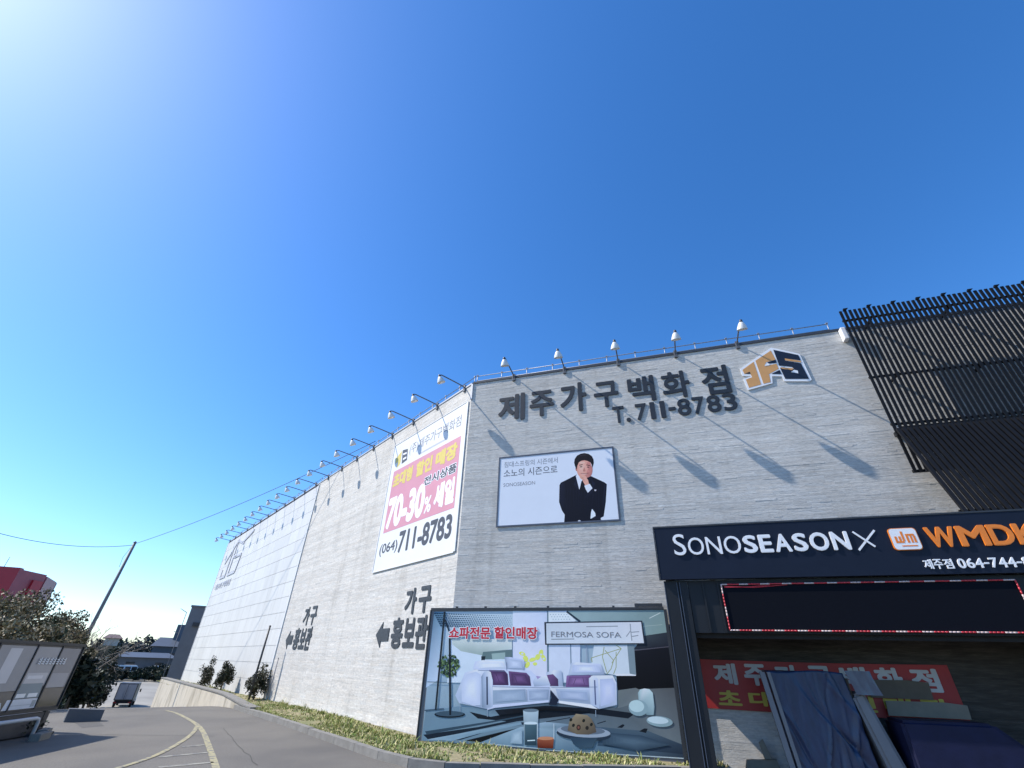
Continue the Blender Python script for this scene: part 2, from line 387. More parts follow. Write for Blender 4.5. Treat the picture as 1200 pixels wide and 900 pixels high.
# verge, kerb and retaining wall -------------------------------------------------
KERB = [ST(22.5, 5.86), ST(19, 5.84), ST(16.3, 5.8), ST(12.6, 5.68), ST(10.3, 5.62), ST(9.35, 5.72), ST(8.75, 6.05),
        Vector((-.35, 10.6, 0)), Vector((.54, 10.63, 0)), Vector((2.44, 10.79, 0)), Vector((4.2, 10.95, 0))]
def verge():
    mb = MB()
    wall = [ST(46, 7.5), ST(22.5, 7.5), ST(19, 7.5), ST(16.3, 7.5), ST(12.6, 7.5), ST(11.6, 7.5), K + Vector((-.05, -.02, 0)), K + dF * .3, K + dF * 1.0, K + dF * 2.3, K + dF * 4.3, K + dF * 6.2]
    kb = [ST(46, 6.0)] + KERB
    for i in range(len(kb) - 1):
        n = 4
        for j in range(n):
            def P(a, b, f):
                p = a.lerp(b, f); return (p.x, p.y, .085 + .05 * f * sm(11, 16, st_of(p)[0]))
            mb.face([P(kb[i], wall[i], j / n), P(kb[i + 1], wall[i + 1], j / n), P(kb[i + 1], wall[i + 1], (j + 1) / n), P(kb[i], wall[i], (j + 1) / n)])
    o = mb.build('verge', M['verge']); o['kind'] = 'structure'
    for p in o.data.polygons:
        if p.normal.z < 0: p.flip()
    return kb, wall
VK, VW = verge()
def kerb():
    mb = MB()
    pts = KERB; L = []; Rr = []
    for i, p in enumerate(pts):
        d = (pts[min(i + 1, len(pts) - 1)] - pts[max(i - 1, 0)]).normalized(); nn = Vector((-d.y, d.x, 0))
        if nn.dot(K + dF * 2 - p) > 0: nn = -nn
        L.append(p); Rr.append(p + nn * .16)
    for i in range(len(pts) - 1):
        seg = (pts[i + 1] - pts[i]).length; n = max(1, round(seg / 1.0))
        for k in range(n):
            a = k / n + .006 / seg; b = (k + 1) / n - .006 / seg
            q = [L[i].lerp(L[i + 1], a), L[i].lerp(L[i + 1], b), Rr[i].lerp(Rr[i + 1], b), Rr[i].lerp(Rr[i + 1], a)]
            h = .13 + R_.uniform(-.008, .008)
            mb.hull8([(p.x, p.y, -.05) for p in q], [(p.x, p.y, h) for p in q])
    o = mb.build('kerb', M['kerb']); o['kind'] = 'structure'
    mb = o
kerb()
def retaining():
    mb = MB(ST(32, 5.9, -1))
    S = [20.6, 22, 23.5, 25, 27, 29, 31, 33, 35, 37, 39, 41, 42.6, 43.6]
    def ring(s):
        top = .12 + .2 * sm(20.6, 26, s); t0 = 5.78 if s < 24 else 5.78 + .16 * sm(24, 43, s)
        return [ST(s, t0, terrain(s) - .4), ST(s, t0, top), ST(s, t0 + .3, top), ST(s, t0 + .3, terrain(s) - .4)]
    rs = [[mb.v(*p) for p in ring(s)] for s in S]
    for i in range(len(S) - 1):
        for k in range(4): mb.bm.faces.new((rs[i][k], rs[i][(k + 1) % 4], rs[i + 1][(k + 1) % 4], rs[i + 1][k]))
    mb.bm.faces.new(rs[0]); mb.bm.faces.new(rs[-1])
    o = mb.build('retaining_wall', M['retain'], None, T(*ST(32, 5.9, -1)))
    tag(o, 'long low stained cream concrete wall holding the bank beside the sloping lane', 'wall')
    cp = MB(ST(32, 5.9, -1))
    def cr_(s):
        top = .12 + .2 * sm(20.6, 26, s); t0 = 5.78 if s < 24 else 5.78 + .16 * sm(24, 43, s)
        return [ST(s, t0 - .03, top + .004), ST(s, t0 - .03, top + .05), ST(s, t0 + .33, top + .05), ST(s, t0 + .33, top + .004)]
    rs = [[cp.v(*p) for p in cr_(s)] for s in S]
    for i in range(len(S) - 1):
        for k in range(4): cp.bm.faces.new((rs[i][k], rs[i][(k + 1) % 4], rs[i + 1][(k + 1) % 4], rs[i + 1][k]))
    cp.bm.faces.new(rs[0]); cp.bm.faces.new(rs[-1])
    cp.build('wall_cap', M['kerb'], o)
retaining()

# ------------------------------------------------------------------ the store building
H = 9.93
bld = empty('store_building', T(*K), 'large windowless grey stone and white panel building filling the lower right', 'building')
FFl = T(*-K) @ FF; FLl = T(*-K) @ FL
def stone_wall(u0, u1, z0, z1, fr, seed, base):
    """courses of split stone, each block with its own depth and tone"""
    rn = random.Random(seed); V = []; Fc = []; Tn = []; z = z0
    def quad(P, c):
        k = len(V); V.extend(P); Fc.append((k, k + 1, k + 2, k + 3)); Tn.extend([c[0], c[1], c[2], 1.0] * 4)
    drift = 0
    while z < z1 - .01:
        h = rn.choice((.026, .032, .038, .045, .052)); h = min(h, z1 - z)
        u = u0; drift = drift * .6 + rn.gauss(0, .03); rd = rn.uniform(0, .001)
        while u < u1 - .01:
            w = min(rn.uniform(.16, .6), u1 - u)
            if u1 - u - w < .08: w = u1 - u
            d = rd + rn.uniform(0, .0022) + (rn.random() < .05) * .003
            t = base * (1 + drift + rn.gauss(0, .05)); tint = rn.gauss(.006, .012)
            c = (t * (1.04 + tint), t, t * (.92 - tint * .8))
            a, b, z_, zz = u + .0008, u + w - .0008, z + .0008, z + h - .0008
            P = [(a, -d, z_), (b, -d, z_), (b, -d, zz), (a, -d, zz)]; Q = [(p[0], .004, p[2]) for p in P]
            quad(P, c)
            for i in range(4): quad((Q[i], Q[(i + 1) % 4], P[(i + 1) % 4], P[i]), c)
            u += w
        z += h
    dk = base * .7
    quad([(u0, .003, z0), (u1, .003, z0), (u1, .003, z1), (u0, .003, z1)], (dk, dk, dk))
    me = bpy.data.meshes.new('stone_wall'); me.from_pydata(V, [], Fc)
    at_ = me.attributes.new('tone', 'FLOAT_COLOR', 'CORNER'); at_.data.foreach_set('color', Tn); me.update()
    return link('stone_wall', me, M['stone'], bld, fr)
UE = 17.5
stone_wall(.0, UE, 0, H, FFl, 3, .535)
stone_wall(-14.12, .0, 0, H, FLl, 4, .535)
def core():
    mb = MB(K)
    e = K + dF * UE; l = K + dL * 34.55; ins = .012
    nF = Vector((dF.y, -dF.x, 0)); nL = Vector((-dL.y, dL.x, 0))
    foot = [K - (nF + nL) * .03, e - nF * .03, e - nF * 26, l - nL * 26, l - nL * .03]
    mb.hull8([(p.x, p.y, -3.2) for p in foot], [(p.x, p.y, H - .25) for p in foot])
    return mb.build('wall_core', M['concrete'], bld)
core()
def cladding():
    """white panels in 0.7 m rows with open joints"""
    mb = MB(); U0, U1 = -34.55, -14.14; z = .08; row = 0
    while z < H - .14:
        h = .695; z1 = min(z + h, H - .1); u = U0
        while u < U1 - .01:
            w = min(1.36, U1 - u)
            d = .03 + R_.uniform(0, .003)
            t = .585 * (1 + R_.gauss(0, .018)); x0, x1, za, zb = u + .005, u + w - .005, z + .009, z1 - .009
            P = [(x0, -d, za), (x1, -d, za), (x1, -d, zb), (x0, -d, zb)]; mb.face(P, tone=(t * 1.02, t, t * .95))
            Q = [(p[0], .01, p[2]) for p in P]
            for k in range(4): mb.face([Q[k], Q[(k + 1) % 4], P[(k + 1) % 4], P[k]], tone=(t, t, t))
            u += w
        z += h; row += 1
    mb.face([(U0, -.008, -.5), (U1, -.008, -.5), (U1, -.008, H - .1), (U0, -.008, H - .1)], tone=(.47, .465, .45))
    o = mb.build('panel_wall', M['panel_tone'], bld, FLl, normals=False)
    return o
cladding()
mb = MB()                                               # bright corner trims at the seam and at the far edge
mb.box(-14.15, -14.07, -.05, .01, 0, H - .06); mb.build('corner_trim', M['panel'], bld, FLl)
mb = MB(); mb.box(-34.62, -34.55, -.05, .3, -.6, H - .06); mb.build('corner_trim', M['panel'], bld, FLl)
mb = MB(); mb.box(.02, UE, -.03, .3, H + .003, H + .075); mb.build('coping', M['coping'], bld, FFl)
mb = MB(); mb.box(-34.6, -.02, -.03, .3, H + .003, H + .06); mb.build('coping', M['coping_light'], bld, FLl)
mb = MB(); mb.box(-.035, .035, -.03, .04, H - .62, H - .004); mb.build('corner_flashing', M['coping_light'], bld, T(*-K) @ frame((dF - dL).normalized()))
mb = MB(); mb.box(11.12, 11.24, -.2, -.012, 9.52, 9.92, bev=.02); mb.build('downpipe_box', M['white'], bld, FFl)

# roof railings ------------------------------------------------------------------
def railing(fr, u0, u1, label, n, rows=(.2, .40)):
    root = empty('roof_railing', fr @ T(u0, .14, H), label, 'railing', 'roof edge railings')
    mb = MB()
    for r in rows: mb.tube([(0, 0, r), (u1 - u0, 0, r)], .016, 5)
    mb.build('rail', M['galv'], root)
    for i in range(n):
        x = (u1 - u0) * i / (n - 1)
        p = MB(); p.tube([(x, 0, .08), (x, 0, .41)], .016, 5); p.box(x - .03, x + .03, -.03, .03, .41, .445); p.build('post', M['galv'], root)
railing(FF, .1, 11.0, 'thin galvanised railing along the roof edge above the big dark lettering', 13)
railing(FL, -14.1, -.1, 'thin railing on the roof edge above the tall pink and white sale banner', 16)
railing(FL, -34.4, -14.5, 'thin railing on the roof edge above the white panel wall', 22)

# roof edge floodlights ------------------------------------------------------------
def lamp_parts(root):
    mb = MB(); mb.box(-.05, .05, -.06, .02, -.16, .1, bev=.008); mb.build('wall_bracket', M['lamp_arm'], root)
    mb = MB()
    P = [(0, -.04, -.1), (0, -.05, .0), (0, -.09, .04), (0, -.5, .075), (0, -.97, .105), (0, -1.04, .10), (0, -1.075, .06), (0, -1.08, 0)]
    mb.tube(P, .021, 7); mb.build('arm', M['lamp_arm'], root)
    ax = Vector((0, .42, -.9)).normalized()
    sh = MB(); o = (0, -1.085, .02)
    sh.lathe([(0, .03), (.02, .055), (.07, .085), (.14, .115), (.21, .135), (.235, .138), (.225, .128), (.14, .105), (.08, .08)], o, ax, 18)
    s_ = sh.build('lamp_shade', M['lamp_shade'], root)
    cp = MB(); cp.lathe([(-.06, 0), (-.06, .035), (-.02, .042), (.012, .052)], o, ax, 14); cp.build('lamp_cap', M['lamp_cap'], s_)
    ln = MB(); ln.lathe([(.13, .1), (.2, .098), (.25, .06), (.262, 0)], o, ax, 14); ln.build('lens', M['lens'], s_)
def copy_tree(o, parent=None):
    c = o.copy(); COL.objects.link(c); c.parent = parent
    for ch in [x for x in o.children]: copy_tree(ch, c)
    return c
def ordinal(i): return ('first second third fourth fifth sixth seventh eighth ninth tenth eleventh twelfth thirteenth fourteenth fifteenth sixteenth seventeenth eighteenth nineteenth twentieth').split()[i]
lamp0 = None
LZ = 9.97
def put_lamp(fr, u, label):
    global lamp0
    if lamp0 is None:
        lamp0 = empty('floodlight', fr @ T(u, 0, LZ), label, 'floodlight', 'floodlights on arms along the roof edge'); lamp_parts(lamp0); return lamp0
    c = copy_tree(lamp0); c.matrix_world = fr @ T(u, 0, LZ); c['label'] = label; return c
flabels = ['floodlight above the left end of the dark lettering, beside the bend in the roofline',
           'floodlight on the roof edge above the gap after the second big character',
           'floodlight on the roof edge above the fourth big character',
           'floodlight on the roof edge above the sixth and seventh big characters',
           'floodlight on the roof edge above the tan and navy house emblem']
for u, lb in zip((1.51, 3.26, 5.0, 6.74, 8.5), flabels): put_lamp(FF, u, lb)
for i in range(20):
    u = .45 + 1.78 * i
    if u > 34.4: break
    if i == 0: lb = 'floodlight at the building corner, its long shadow falling on the front wall'
    elif i == 1: lb = 'floodlight over the right half of the pink sale banner, next to the corner one'
    elif i == 2: lb = 'floodlight over the left half of the pink sale banner'
    elif i < 8: lb = '%s floodlight from the corner, over grey stone left of the pink banner' % ordinal(i)
    elif u + 1.78 > 34.4: lb = 'last floodlight, at the far end of the white panel wall roofline'
    else: lb = '%s floodlight from the corner, over the white panel wall' % ordinal(i)
    put_lamp(FL, -u, lb)

# ------------------------------------------------------------------ lettering on the front wall
def letters(root_name, fr, items, o, depth, m, label, cat, bold, base, group=None, piece='letter'):
    root = empty(root_name, fr @ T(*base), label, cat, group)
    for ch, bx, bd in items:
        me = text_mesh(ch, bx, o, depth, bd if bd is not None else bold, base, piece)
        link(piece, me, m, root)
    return root
pxb = [('제', (583.5, 461.5, 614.5, 492.5)), ('주', (619.5, 457.5, 649, 487)), ('가', (654.5, 448.5, 688.5, 482)), ('구', (693.5, 446.5, 726.5, 476.5)),
       ('백', (732.5, 440.5, 770, 470.5)), ('화', (771.5, 434.5, 812, 466)), ('점', (817, 428, 859.5, 461.5))]
items = []
for ch, b in pxb:
    ux0, zt = unproj(FF, b[0] + 1, b[1], .05); ux1, zb = unproj(FF, b[2], b[3], .05)
    # upright box: take the level from the middle of the glyph
    um, z1 = unproj(FF, (b[0] + b[2]) / 2, b[1], .05); _, z0 = unproj(FF, (b[0] + b[2]) / 2, b[3], .05)
    items.append((ch, (ux0, ux1, z0, z1), .027))
letters('store_name_sign', FF, items, .012, .022, M['letter_dark'], 'seven large raised charcoal Korean characters high on the front stone wall', 'sign', .05, (1.0, 0, 8.3))
a = unproj(FF, 717, 496, .04); b = unproj(FF, 864, 467, .04)
txt = 'T. 711-8783'
ua, ub = a[0] + .02, b[0]
zm0 = unproj(FF, 740, 493.5, .04)[1]; zm1 = unproj(FF, 740, 474, .04)[1]
# widths of the characters relative to one another
wd = {'T': .62, '.': .26, ' ': .16, '7': .58, '1': .44, '-': .36, '8': .66, '3': .64}
tot = sum(wd[c] for c in txt); x = ua; its = []
for c in txt:
    w = wd[c] * (ub - ua) / tot
    if c != ' ':
        hh = zm1 - zm0; g = w * (.25 if c == '1' else .07)
        bx = (x + g, x + w - g, zm0, zm1)
        if c == '.': bx = (x + g, x + w - g * 2, zm0, zm0 + hh * .24)
        if c == '-': bx = (x + g, x + w - g, zm0 + hh * .38, zm0 + hh * .58)
        its.append((c, bx, .022 if c not in '.-' else .02))
    x += w
letters('phone_number_sign', FF, its, .012, .02, M['letter_dark'], 'raised charcoal phone number below the seven large characters', 'sign', .05, (4.7, 0, 7.8), piece='digit')

def emblem():
    off = .03
    root = empty('house_emblem_sign', FF @ T(8.4, 0, 8.5), 'tan and navy house shaped emblem with white outline right of the large characters', 'sign')
    def Q(pts): return [unproj(FF, 840 + x / 10, 400 + y / 10, off) for x, y in pts]
    base = (8.4, 0, 8.5)
    outer = [(272, 325), (635, 72), (972, 148), (1112, 448), (1092, 468), (790, 468), (762, 410), (648, 408), (655, 490), (365, 572), (312, 440), (405, 410), (300, 405)]
    mb = MB(base); mb.prism(Q(outer), .01, .030); mb.build('backing', M['white'], root)
    def pl(polys, name, m, o0=.0305, o1=.034):
        mb = MB(base)
        for p in polys: mb.prism(Q(p), o0, o1)
        return mb.build(name, m, root)
    J = [[(300, 335), (432, 240), (520, 505), (378, 545), (340, 448), (415, 420), (395, 385), (322, 382)]]
    Fp = [[(452, 228), (632, 108), (690, 215), (580, 245), (555, 290), (700, 262), (725, 322), (612, 385), (632, 478), (548, 498)]]
    pl(J, 'emblem_letter', M['tan']); pl(Fp, 'emblem_letter', M['tan'])
    pl([[(662, 100), (955, 162), (985, 225), (795, 200), (800, 228), (985, 258), (1080, 440), (802, 440), (740, 310), (905, 325), (880, 300), (730, 285)],
        ], 'emblem_letter', M['navy'], .0345, .0375)
    for q_ in ([(590, 248), (690, 215), (702, 252), (610, 262)], [(640, 382), (735, 335), (758, 385)], [(330, 378), (385, 358), (392, 382)]): pl([q_], 'letter_shadow_side', M['navy'], .0345, .0375)
    pl([[(560, 292), (575, 268), (612, 262), (618, 282)]], 'emblem_letter', M['white'], .038, .040); pl([[(868, 362), (905, 335), (948, 345), (955, 378)]], 'emblem_letter', M['white'], .038, .040)
    pl([[(795, 202), (985, 232), (990, 250), (800, 224)]], 'emblem_letter', M['tan'], .038, .040); pl([[(745, 305), (900, 318), (880, 340), (760, 322)]], 'emblem_letter', M['tan'], .038, .040)
emblem()

# ------------------------------------------------------------------ printed pictures (flat prints)
class Print:
    def __init__(s, fr, conv, o, base):
        s.fr, s.conv, s.o, s.mb, s.n = fr, conv, o, MB(base), 0; s.gam = 1.18
    def poly(s, pts, c):
        s.n += 1; oo = s.o + s.n * .00003
        q = [unproj(s.fr, *s.conv(*p), oo) for p in pts]
        tf = lambda k: tuple(min(.82, 1.28 * w_ * v ** s.gam) for v, w_ in zip(lin(k), (1.07, 1.0, .92)))
        if isinstance(c[0], (tuple, list)): c = [tf(k) for k in c]
        else: c = tf(c)
        f = s.mb.face([(u, -oo, z) for u, z in q], tone=c)
        if f and (f.normal_update() or f.normal.y > 0): f.normal_flip()
    def ell(s, cx, cy, rx, ry, c, n=20, rot=0, a0=0, a1=360):
        P = []
        full = a1 - a0 >= 360
        for i in range(n if full else n + 1):
            a = rad(a0 + (a1 - a0) * i / n); x, y = rx * math.cos(a), ry * math.sin(a); r = rad(rot)
            P.append((cx + x * math.cos(r) - y * math.sin(r), cy + x * math.sin(r) + y * math.cos(r)))
        s.poly(P, c)
    def line(s, x0, y0, x1, y1, w, c):
        d = Vector((x1 - x0, y1 - y0)).normalized(); n = Vector((-d.y, d.x)) * w / 2
        s.poly([(x0 + n.x, y0 + n.y), (x1 + n.x, y1 + n.y), (x1 - n.x, y1 - n.y), (x0 - n.x, y0 - n.y)], c)

def poster():
    off = .025
    u0, u1, z0, z1 = 1.11, 4.585, 4.945, 7.075
    base = (u0, 0, z0)
    root = empty('portrait_poster', FF @ T(*base), 'pale framed poster printed with a smiling person in a dark suit', 'poster')
    mb = MB(base); mb.box(u0 + .02, u1 - .02, -.022, -.010, z0 + .02, z1 - .02); mb.build('board', M['white_print'], root)
    fr = MB(base); w = .045
    fr.box(u0, u1, -.032, -.0105, z1 - w, z1); fr.box(u0, u1, -.032, -.0105, z0, z0 + w); fr.box(u0, u0 + w, -.032, -.0105, z0 + w, z1 - w); fr.box(u1 - w, u1, -.032, -.0105, z0 + w, z1 - w)
    fr.build('frame', M['frame_slate'], root)
    p = Print(FF, lambda x, y: (640 + x / 8.18, 510 + y / 8.18), .0225, base)
    suit = (15, 20, 38); skin = (206, 158, 146); sk2 = (176, 124, 116); shirt = (206, 212, 228); hair = (28, 26, 32)
    p.poly([(292, 378), (215, 418), (140, 455), (128, 480), (124, 640), (150, 720), (178, 762), (172, 845), (535, 822), (518, 795), (552, 778), (572, 640), (582, 470), (560, 452), (430, 392), (360, 420)], suit)
    p.poly([(440, 705), (470, 745), (476, 785), (425, 800), (430, 740)], (205, 214, 228))
    p.poly([(430, 800), (478, 772), (520, 770), (525, 800), (470, 806)], (26, 30, 48))
    p.line(300, 395, 330, 520, 3, (34, 40, 62)); p.line(425, 395, 400, 540, 3, (34, 40, 62)); p.line(455, 560, 430, 700, 3, (30, 36, 58))
    p.line(180, 560, 200, 740, 3, (28, 34, 54)); p.line(255, 640, 420, 660, 2.5, (26, 32, 52))
    for k in range(14):
        x = 150 + k * 27; p.poly([(x, 500 + (k % 3) * 20), (x + 5, 500), (x + 12 - (k % 4) * 6, 690 + (k % 5) * 22), (x + 4 - (k % 4) * 6, 700)], [(22, 28, 50), (26, 33, 56), (17, 22, 42), (16, 20, 38)])
    p.poly([(284, 392), (300, 400), (318, 524), (338, 620), (300, 520), (262, 470), (280, 440)], [(26, 32, 54), (30, 37, 60), (22, 27, 48), (18, 23, 42), (22, 28, 50), (30, 36, 58), (28, 34, 56)])
    p.poly([(430, 396), (446, 440), (470, 460), (440, 560), (345, 640), (400, 545), (446, 505)], [(26, 32, 54), (30, 37, 60), (28, 34, 56), (22, 27, 48), (18, 23, 42), (24, 30, 52), (28, 34, 56)])
    p.poly([(140, 470), (175, 450), (190, 560), (170, 700), (150, 690), (132, 630)], [(30, 36, 58), (24, 30, 50), (17, 22, 40), (20, 26, 46), (26, 32, 54), (24, 30, 52)]); p.poly([(560, 470), (578, 480), (568, 640), (545, 740), (540, 640)], [(28, 34, 56), (22, 28, 48), (16, 20, 38), (20, 26, 44), (26, 32, 52)])
    p.poly([(300, 340), (400, 345), (405, 400), (350, 425), (305, 395)], sk2)
    p.poly([(284, 388), (305, 375), (348, 425), (335, 470), (318, 522)], shirt)
    p.poly([(338, 440), (362, 435), (382, 512), (352, 560), (322, 515)], (20, 22, 36))
    p.ell(364, 318, 72, 96, skin, 28, 4); p.ell(402, 330, 34, 76, (188, 134, 128), 20, 4)
    p.ell(292, 320, 11, 24, sk2, 12)
    p.poly([(268, 262), (274, 228), (295, 196), (330, 178), (365, 171), (405, 178), (438, 200), (455, 235), (457, 268), (442, 318), (436, 280), (425, 262), (395, 246), (365, 240), (335, 246), (312, 262), (302, 290), (298, 325), (286, 320), (275, 292)], hair)
    p.poly([(310, 190), (360, 178), (400, 186), (380, 194), (330, 200)], (52, 48, 54))
    for k in range(6):
        f = 1 - k * .14; p.ell(348 - k, 318 - k * 1.5, 52 * f, 74 * f, (206 + k * 3, 158 + k * 4, 146 + k * 4), 22, 4)
    for k in range(4):
        f = 1 - k * .2; p.ell(424 - k * 2, 345, 20 * f, 52 * f, (180 + k * 2, 126 + k * 2, 120 + k * 2), 16, 8)
    p.ell(330, 342, 15, 10, (218, 166, 156), 14); p.ell(402, 345, 13, 10, (198, 140, 134), 14); p.ell(344, 262, 30, 10, (224, 180, 168), 16)
    for k in range(18): p.line(288 + k * 9, 214 - 34 * math.sin((k + .6) / 18.5 * 3.14), 294 + k * 8.2, 248 - 10 * math.sin(k / 18 * 3.14), 2, (44 + (k * 7) % 18, 40 + (k * 7) % 16, 46 + (k * 7) % 18))
    p.line(318, 288, 350, 282, 7, (70, 48, 48)); p.line(385, 284, 420, 292, 7, (70, 48, 48))
    p.ell(335, 303, 13, 4.5, (46, 30, 32), 12, -4); p.ell(402, 306, 12, 4.5, (46, 30, 32), 12, 6)
    p.poly([(366, 305), (378, 345), (358, 350), (352, 340)], (186, 132, 122))
    p.poly([(338, 367), (368, 371), (396, 367), (384, 376), (352, 377)], (206, 178, 170)); p.line(330, 366, 404, 366, 4, (142, 76, 78))
    p.poly([(318, 392), (345, 378), (380, 396), (402, 430), (412, 470), (376, 484), (352, 440), (345, 425), (325, 412)], (212, 166, 152))
    for (a, b, c, d) in ((330, 398, 362, 412), (338, 412, 366, 428), (352, 430, 374, 446)): p.line(a, b, c, d, 2.5, (160, 108, 100))
    p.poly([(366, 484), (418, 466), (444, 508), (400, 552), (380, 520)], shirt)
    p.poly([(462, 520), (482, 522), (478, 536), (464, 534)], (190, 190, 200)); p.ell(318, 826, 14, 12, (190, 196, 206), 12)
    p.mb.build('portrait_print', M['print'], root, normals=False)
    def tx(s, px, m, bold=0):
        um, zt = unproj(FF, px[0], px[1], off); u_, zb = unproj(FF, px[2], px[3], off)
        link('lettering', text_mesh(s, (um, u_, zb, zt), .0227, .001, bold, base), m, root)
    # text boxes: left/top and right/bottom, levelled on the wall
    def row(s, xl, xr, ytl, ybl, m, bold=0):
        ul, zt = unproj(FF, xl, ytl, off); _, zb = unproj(FF, xl, ybl, off); ur = unproj(FF, xr, ytl - (xr - xl) * .08, off)[0]
        link('lettering', text_mesh(s, (ul, ur, zb, zt), .0227, .001, bold, base), m, root)
    row('침대스프링의 시즌에서', 591, 653.5, 541.5, 548, M['fade_grey'])
    row('소노의 시즌으로', 590.5, 653, 550.5, 559.5, M['fade_dark'])
    row('SONOSEASON', 590, 627, 566.5, 570.5, M['fade_grey'])
poster()

def billboard():
    off = .15
    u0, u1, z0, z1 = -.545, 5.36, .07, 2.83
    base = (u0, off, 0)
    base = (u0, -off, 0)
    root = empty('sofa_billboard', FF @ T(*base), 'wide billboard with a room photo of a white corner sofa, standing in the grass', 'billboard')
    def q(px, py): return unproj(FF, px, py, off)
    mb = MB(base); mb.box(u0, u1, -off - .015, -off + .05, z0, z1); mb.build('panel', M['board_white'], root)
    fr = MB(base); w = .05
    fr.box(u0 - .01, u1 + .01, -off - .04, -off + .055, z1, z1 + .05); fr.box(u0 - .01, u1 + .01, -off - .04, -off + .055, z0 - .1, z0)
    fr.box(u0 - .03, u0 - .002, -off - .04, -off + .055, z0, z1); fr.box(u1 + .002, u1 + .07, -off - .05, -off + .055, z0, z1)
    fr.build('frame', M['frame_dark'], root)
    for x in (.6, 2.4, 4.2):
        lg = MB(base); lg.box(x - .03, x + .03, -off + .056, -off + .12, 0, z1 - .1); lg.build('post', M['frame_dark'], root)
    sp = MB(base)
    for x in (.15, .95, 1.75, 2.6, 3.4, 4.2, 4.75): sp.box(x, x + .05, -off - .035, -off + .02, z1 + .051, z1 + .085)
    sp.box(4.72, 5.35, -off - .03, -off + .03, z1 + .06, z1 + .13)
    sp.build('top_clip', M['frame_dark'], root)
    p = Print(FF, lambda x, y: (x, y), off + .0155, base)
    P = p.poly
    # room shell
    E_ = .6
    P([(508.8, 717), (777.8, 715), (805, 889.5), (494, 868)], [(176, 196, 212), (165, 185, 200), (120, 140, 150), (125, 150, 165)])
    P([(508.8, 717), (523, 717), (513, 797), (499, 806)], [(92, 128, 152), (120, 158, 182), (186, 202, 220), (176, 196, 216)])
    P([(525, 717), (601, 716.3), (601, 736), (560, 738), (528, 740)], (176, 194, 206))
    P([(601, 716), (640, 716), (642, 735), (601, 738)], (190, 204, 216))
    for j in range(7):
        for i in range(34):
            x = 510 + i * 2.75 + j * 1.15; y = 719 + j * 2.35 + i * .1
            f = max(.0, 1 - i / 40)
            if x > 600 or (i > 24 and j > 5): continue
            r = .95 * f + .25; c = (52 + 70 * i / 34, 82 + 62 * i / 34, 104 + 62 * i / 34)
            P([(x - r, y - r * .7), (x + r, y - r * .7), (x + r, y + r * .7), (x - r, y + r * .7)], c)
    for j in range(5):
        for i in range(12):
            x = 606 + i * 2.9 + (j % 2) * 1.2; y = 720 + j * 2.8
            if x < 640: P([(x - .5, y - .4), (x + .6, y - .4), (x + .6, y + .4), (x - .5, y + .4)], (128, 150, 166))
    # back left wall and low ceiling
    P([(527, 750), (600, 750), (600, 800), (524, 800)], (196, 210, 226))
    P([(530, 749), (600, 749), (600, 760), (565, 768), (540, 763), (530, 755)], [(190, 202, 200), (206, 214, 216), (190, 204, 204), (150, 168, 166), (168, 182, 180), (180, 194, 194)])
    P([(566, 764), (600, 761), (600, 772), (564, 773)], (104, 126, 130)); P([(564, 769), (569, 769), (568, 775), (564, 775)], (40, 52, 60))
    P([(576, 766), (592, 764.5), (592, 772), (577, 773)], (150, 172, 172))
    # white column and glazing
    P([(601, 718), (641, 717), (641, 800), (601, 790)], [(198, 208, 226), (190, 202, 222), (204, 208, 232), (200, 206, 230)])
    P([(641.5, 716), (667, 716), (680, 740), (680, 800), (641.5, 800)], (196, 206, 222))
    P([(641.5, 717), (664, 717), (676, 728), (641.5, 729)], (206, 216, 222))
    for j in range(3):
        for i in range(7):
            x = 645 + i * 3.2 + j * 1.6; y = 720 + j * 2.8
            P([(x - .6, y - .4), (x + .6, y - .4), (x + .6, y + .4), (x - .6, y + .4)], (150, 170, 182))
    p.line(641.8, 716, 642.6, 800, 1.6, (110, 134, 148)); p.line(668.5, 755, 669.5, 790, 1.4, (128, 146, 164)); p.line(687, 755, 688, 782, 1, (150, 164, 184))
    # yellow green wall flower pattern
    yg = (206, 216, 120)
    for (x, y, rx, ry, ro) in ((612, 766, 4, 2.2, 20), (616, 772, 3, 4, -20), (618, 779, 2.6, 4.2, 30), (624, 773, 4.2, 2.4, -15), (630, 770, 3, 3.6, 20), (634, 765, 2.6, 4, 15), (637, 771, 2.4, 4.4, -25), (627, 778, 2.6, 2, 0)):
        p.ell(x, y, rx, ry, yg, 10, ro)
    for (x, y) in ((612, 766), (634, 767), (637, 772)): p.ell(x, y, 1.4, 1.2, (196, 206, 222), 8)
    # right hand ceiling, bulkhead, dark wall
    P([(665, 716), (777.8, 714.8), (782, 742), (756, 749), (700, 745)], [(150, 172, 176), (132, 156, 160), (136, 160, 160), (118, 140, 142), (140, 162, 168)])
    p.line(664, 716.5, 680, 728.5, 2.2, (48, 66, 80)); p.line(761, 724.5, 774, 718, .8, (196, 210, 212)); p.line(720, 737, 776, 732, .8, (158, 178, 178))
    P([(755, 745), (782, 741), (783.5, 757.5), (742, 761.5)], [(70, 80, 88), (58, 66, 76), (44, 48, 60), (48, 54, 66)])
    P([(743, 762.5), (784, 757.5), (792.5, 806), (724, 809), (722, 790)], [(30, 32, 42), (28, 30, 40), (16, 17, 24), (14, 14, 20), (20, 20, 28)])
    p.line(743, 762.3, 784, 757.8, 1, (92, 92, 104))
    # white hanging box with line drawing
    P([(696, 756), (735, 756), (738, 790), (720, 791), (692, 786)], (196, 208, 218)); P([(735, 756), (743, 756), (745.5, 791), (738, 791)], (128, 146, 156))
    P([(720, 789.5), (738, 789.5), (745.5, 791), (745, 792), (722, 792)], (214, 222, 226))
    gl = (150, 158, 110)
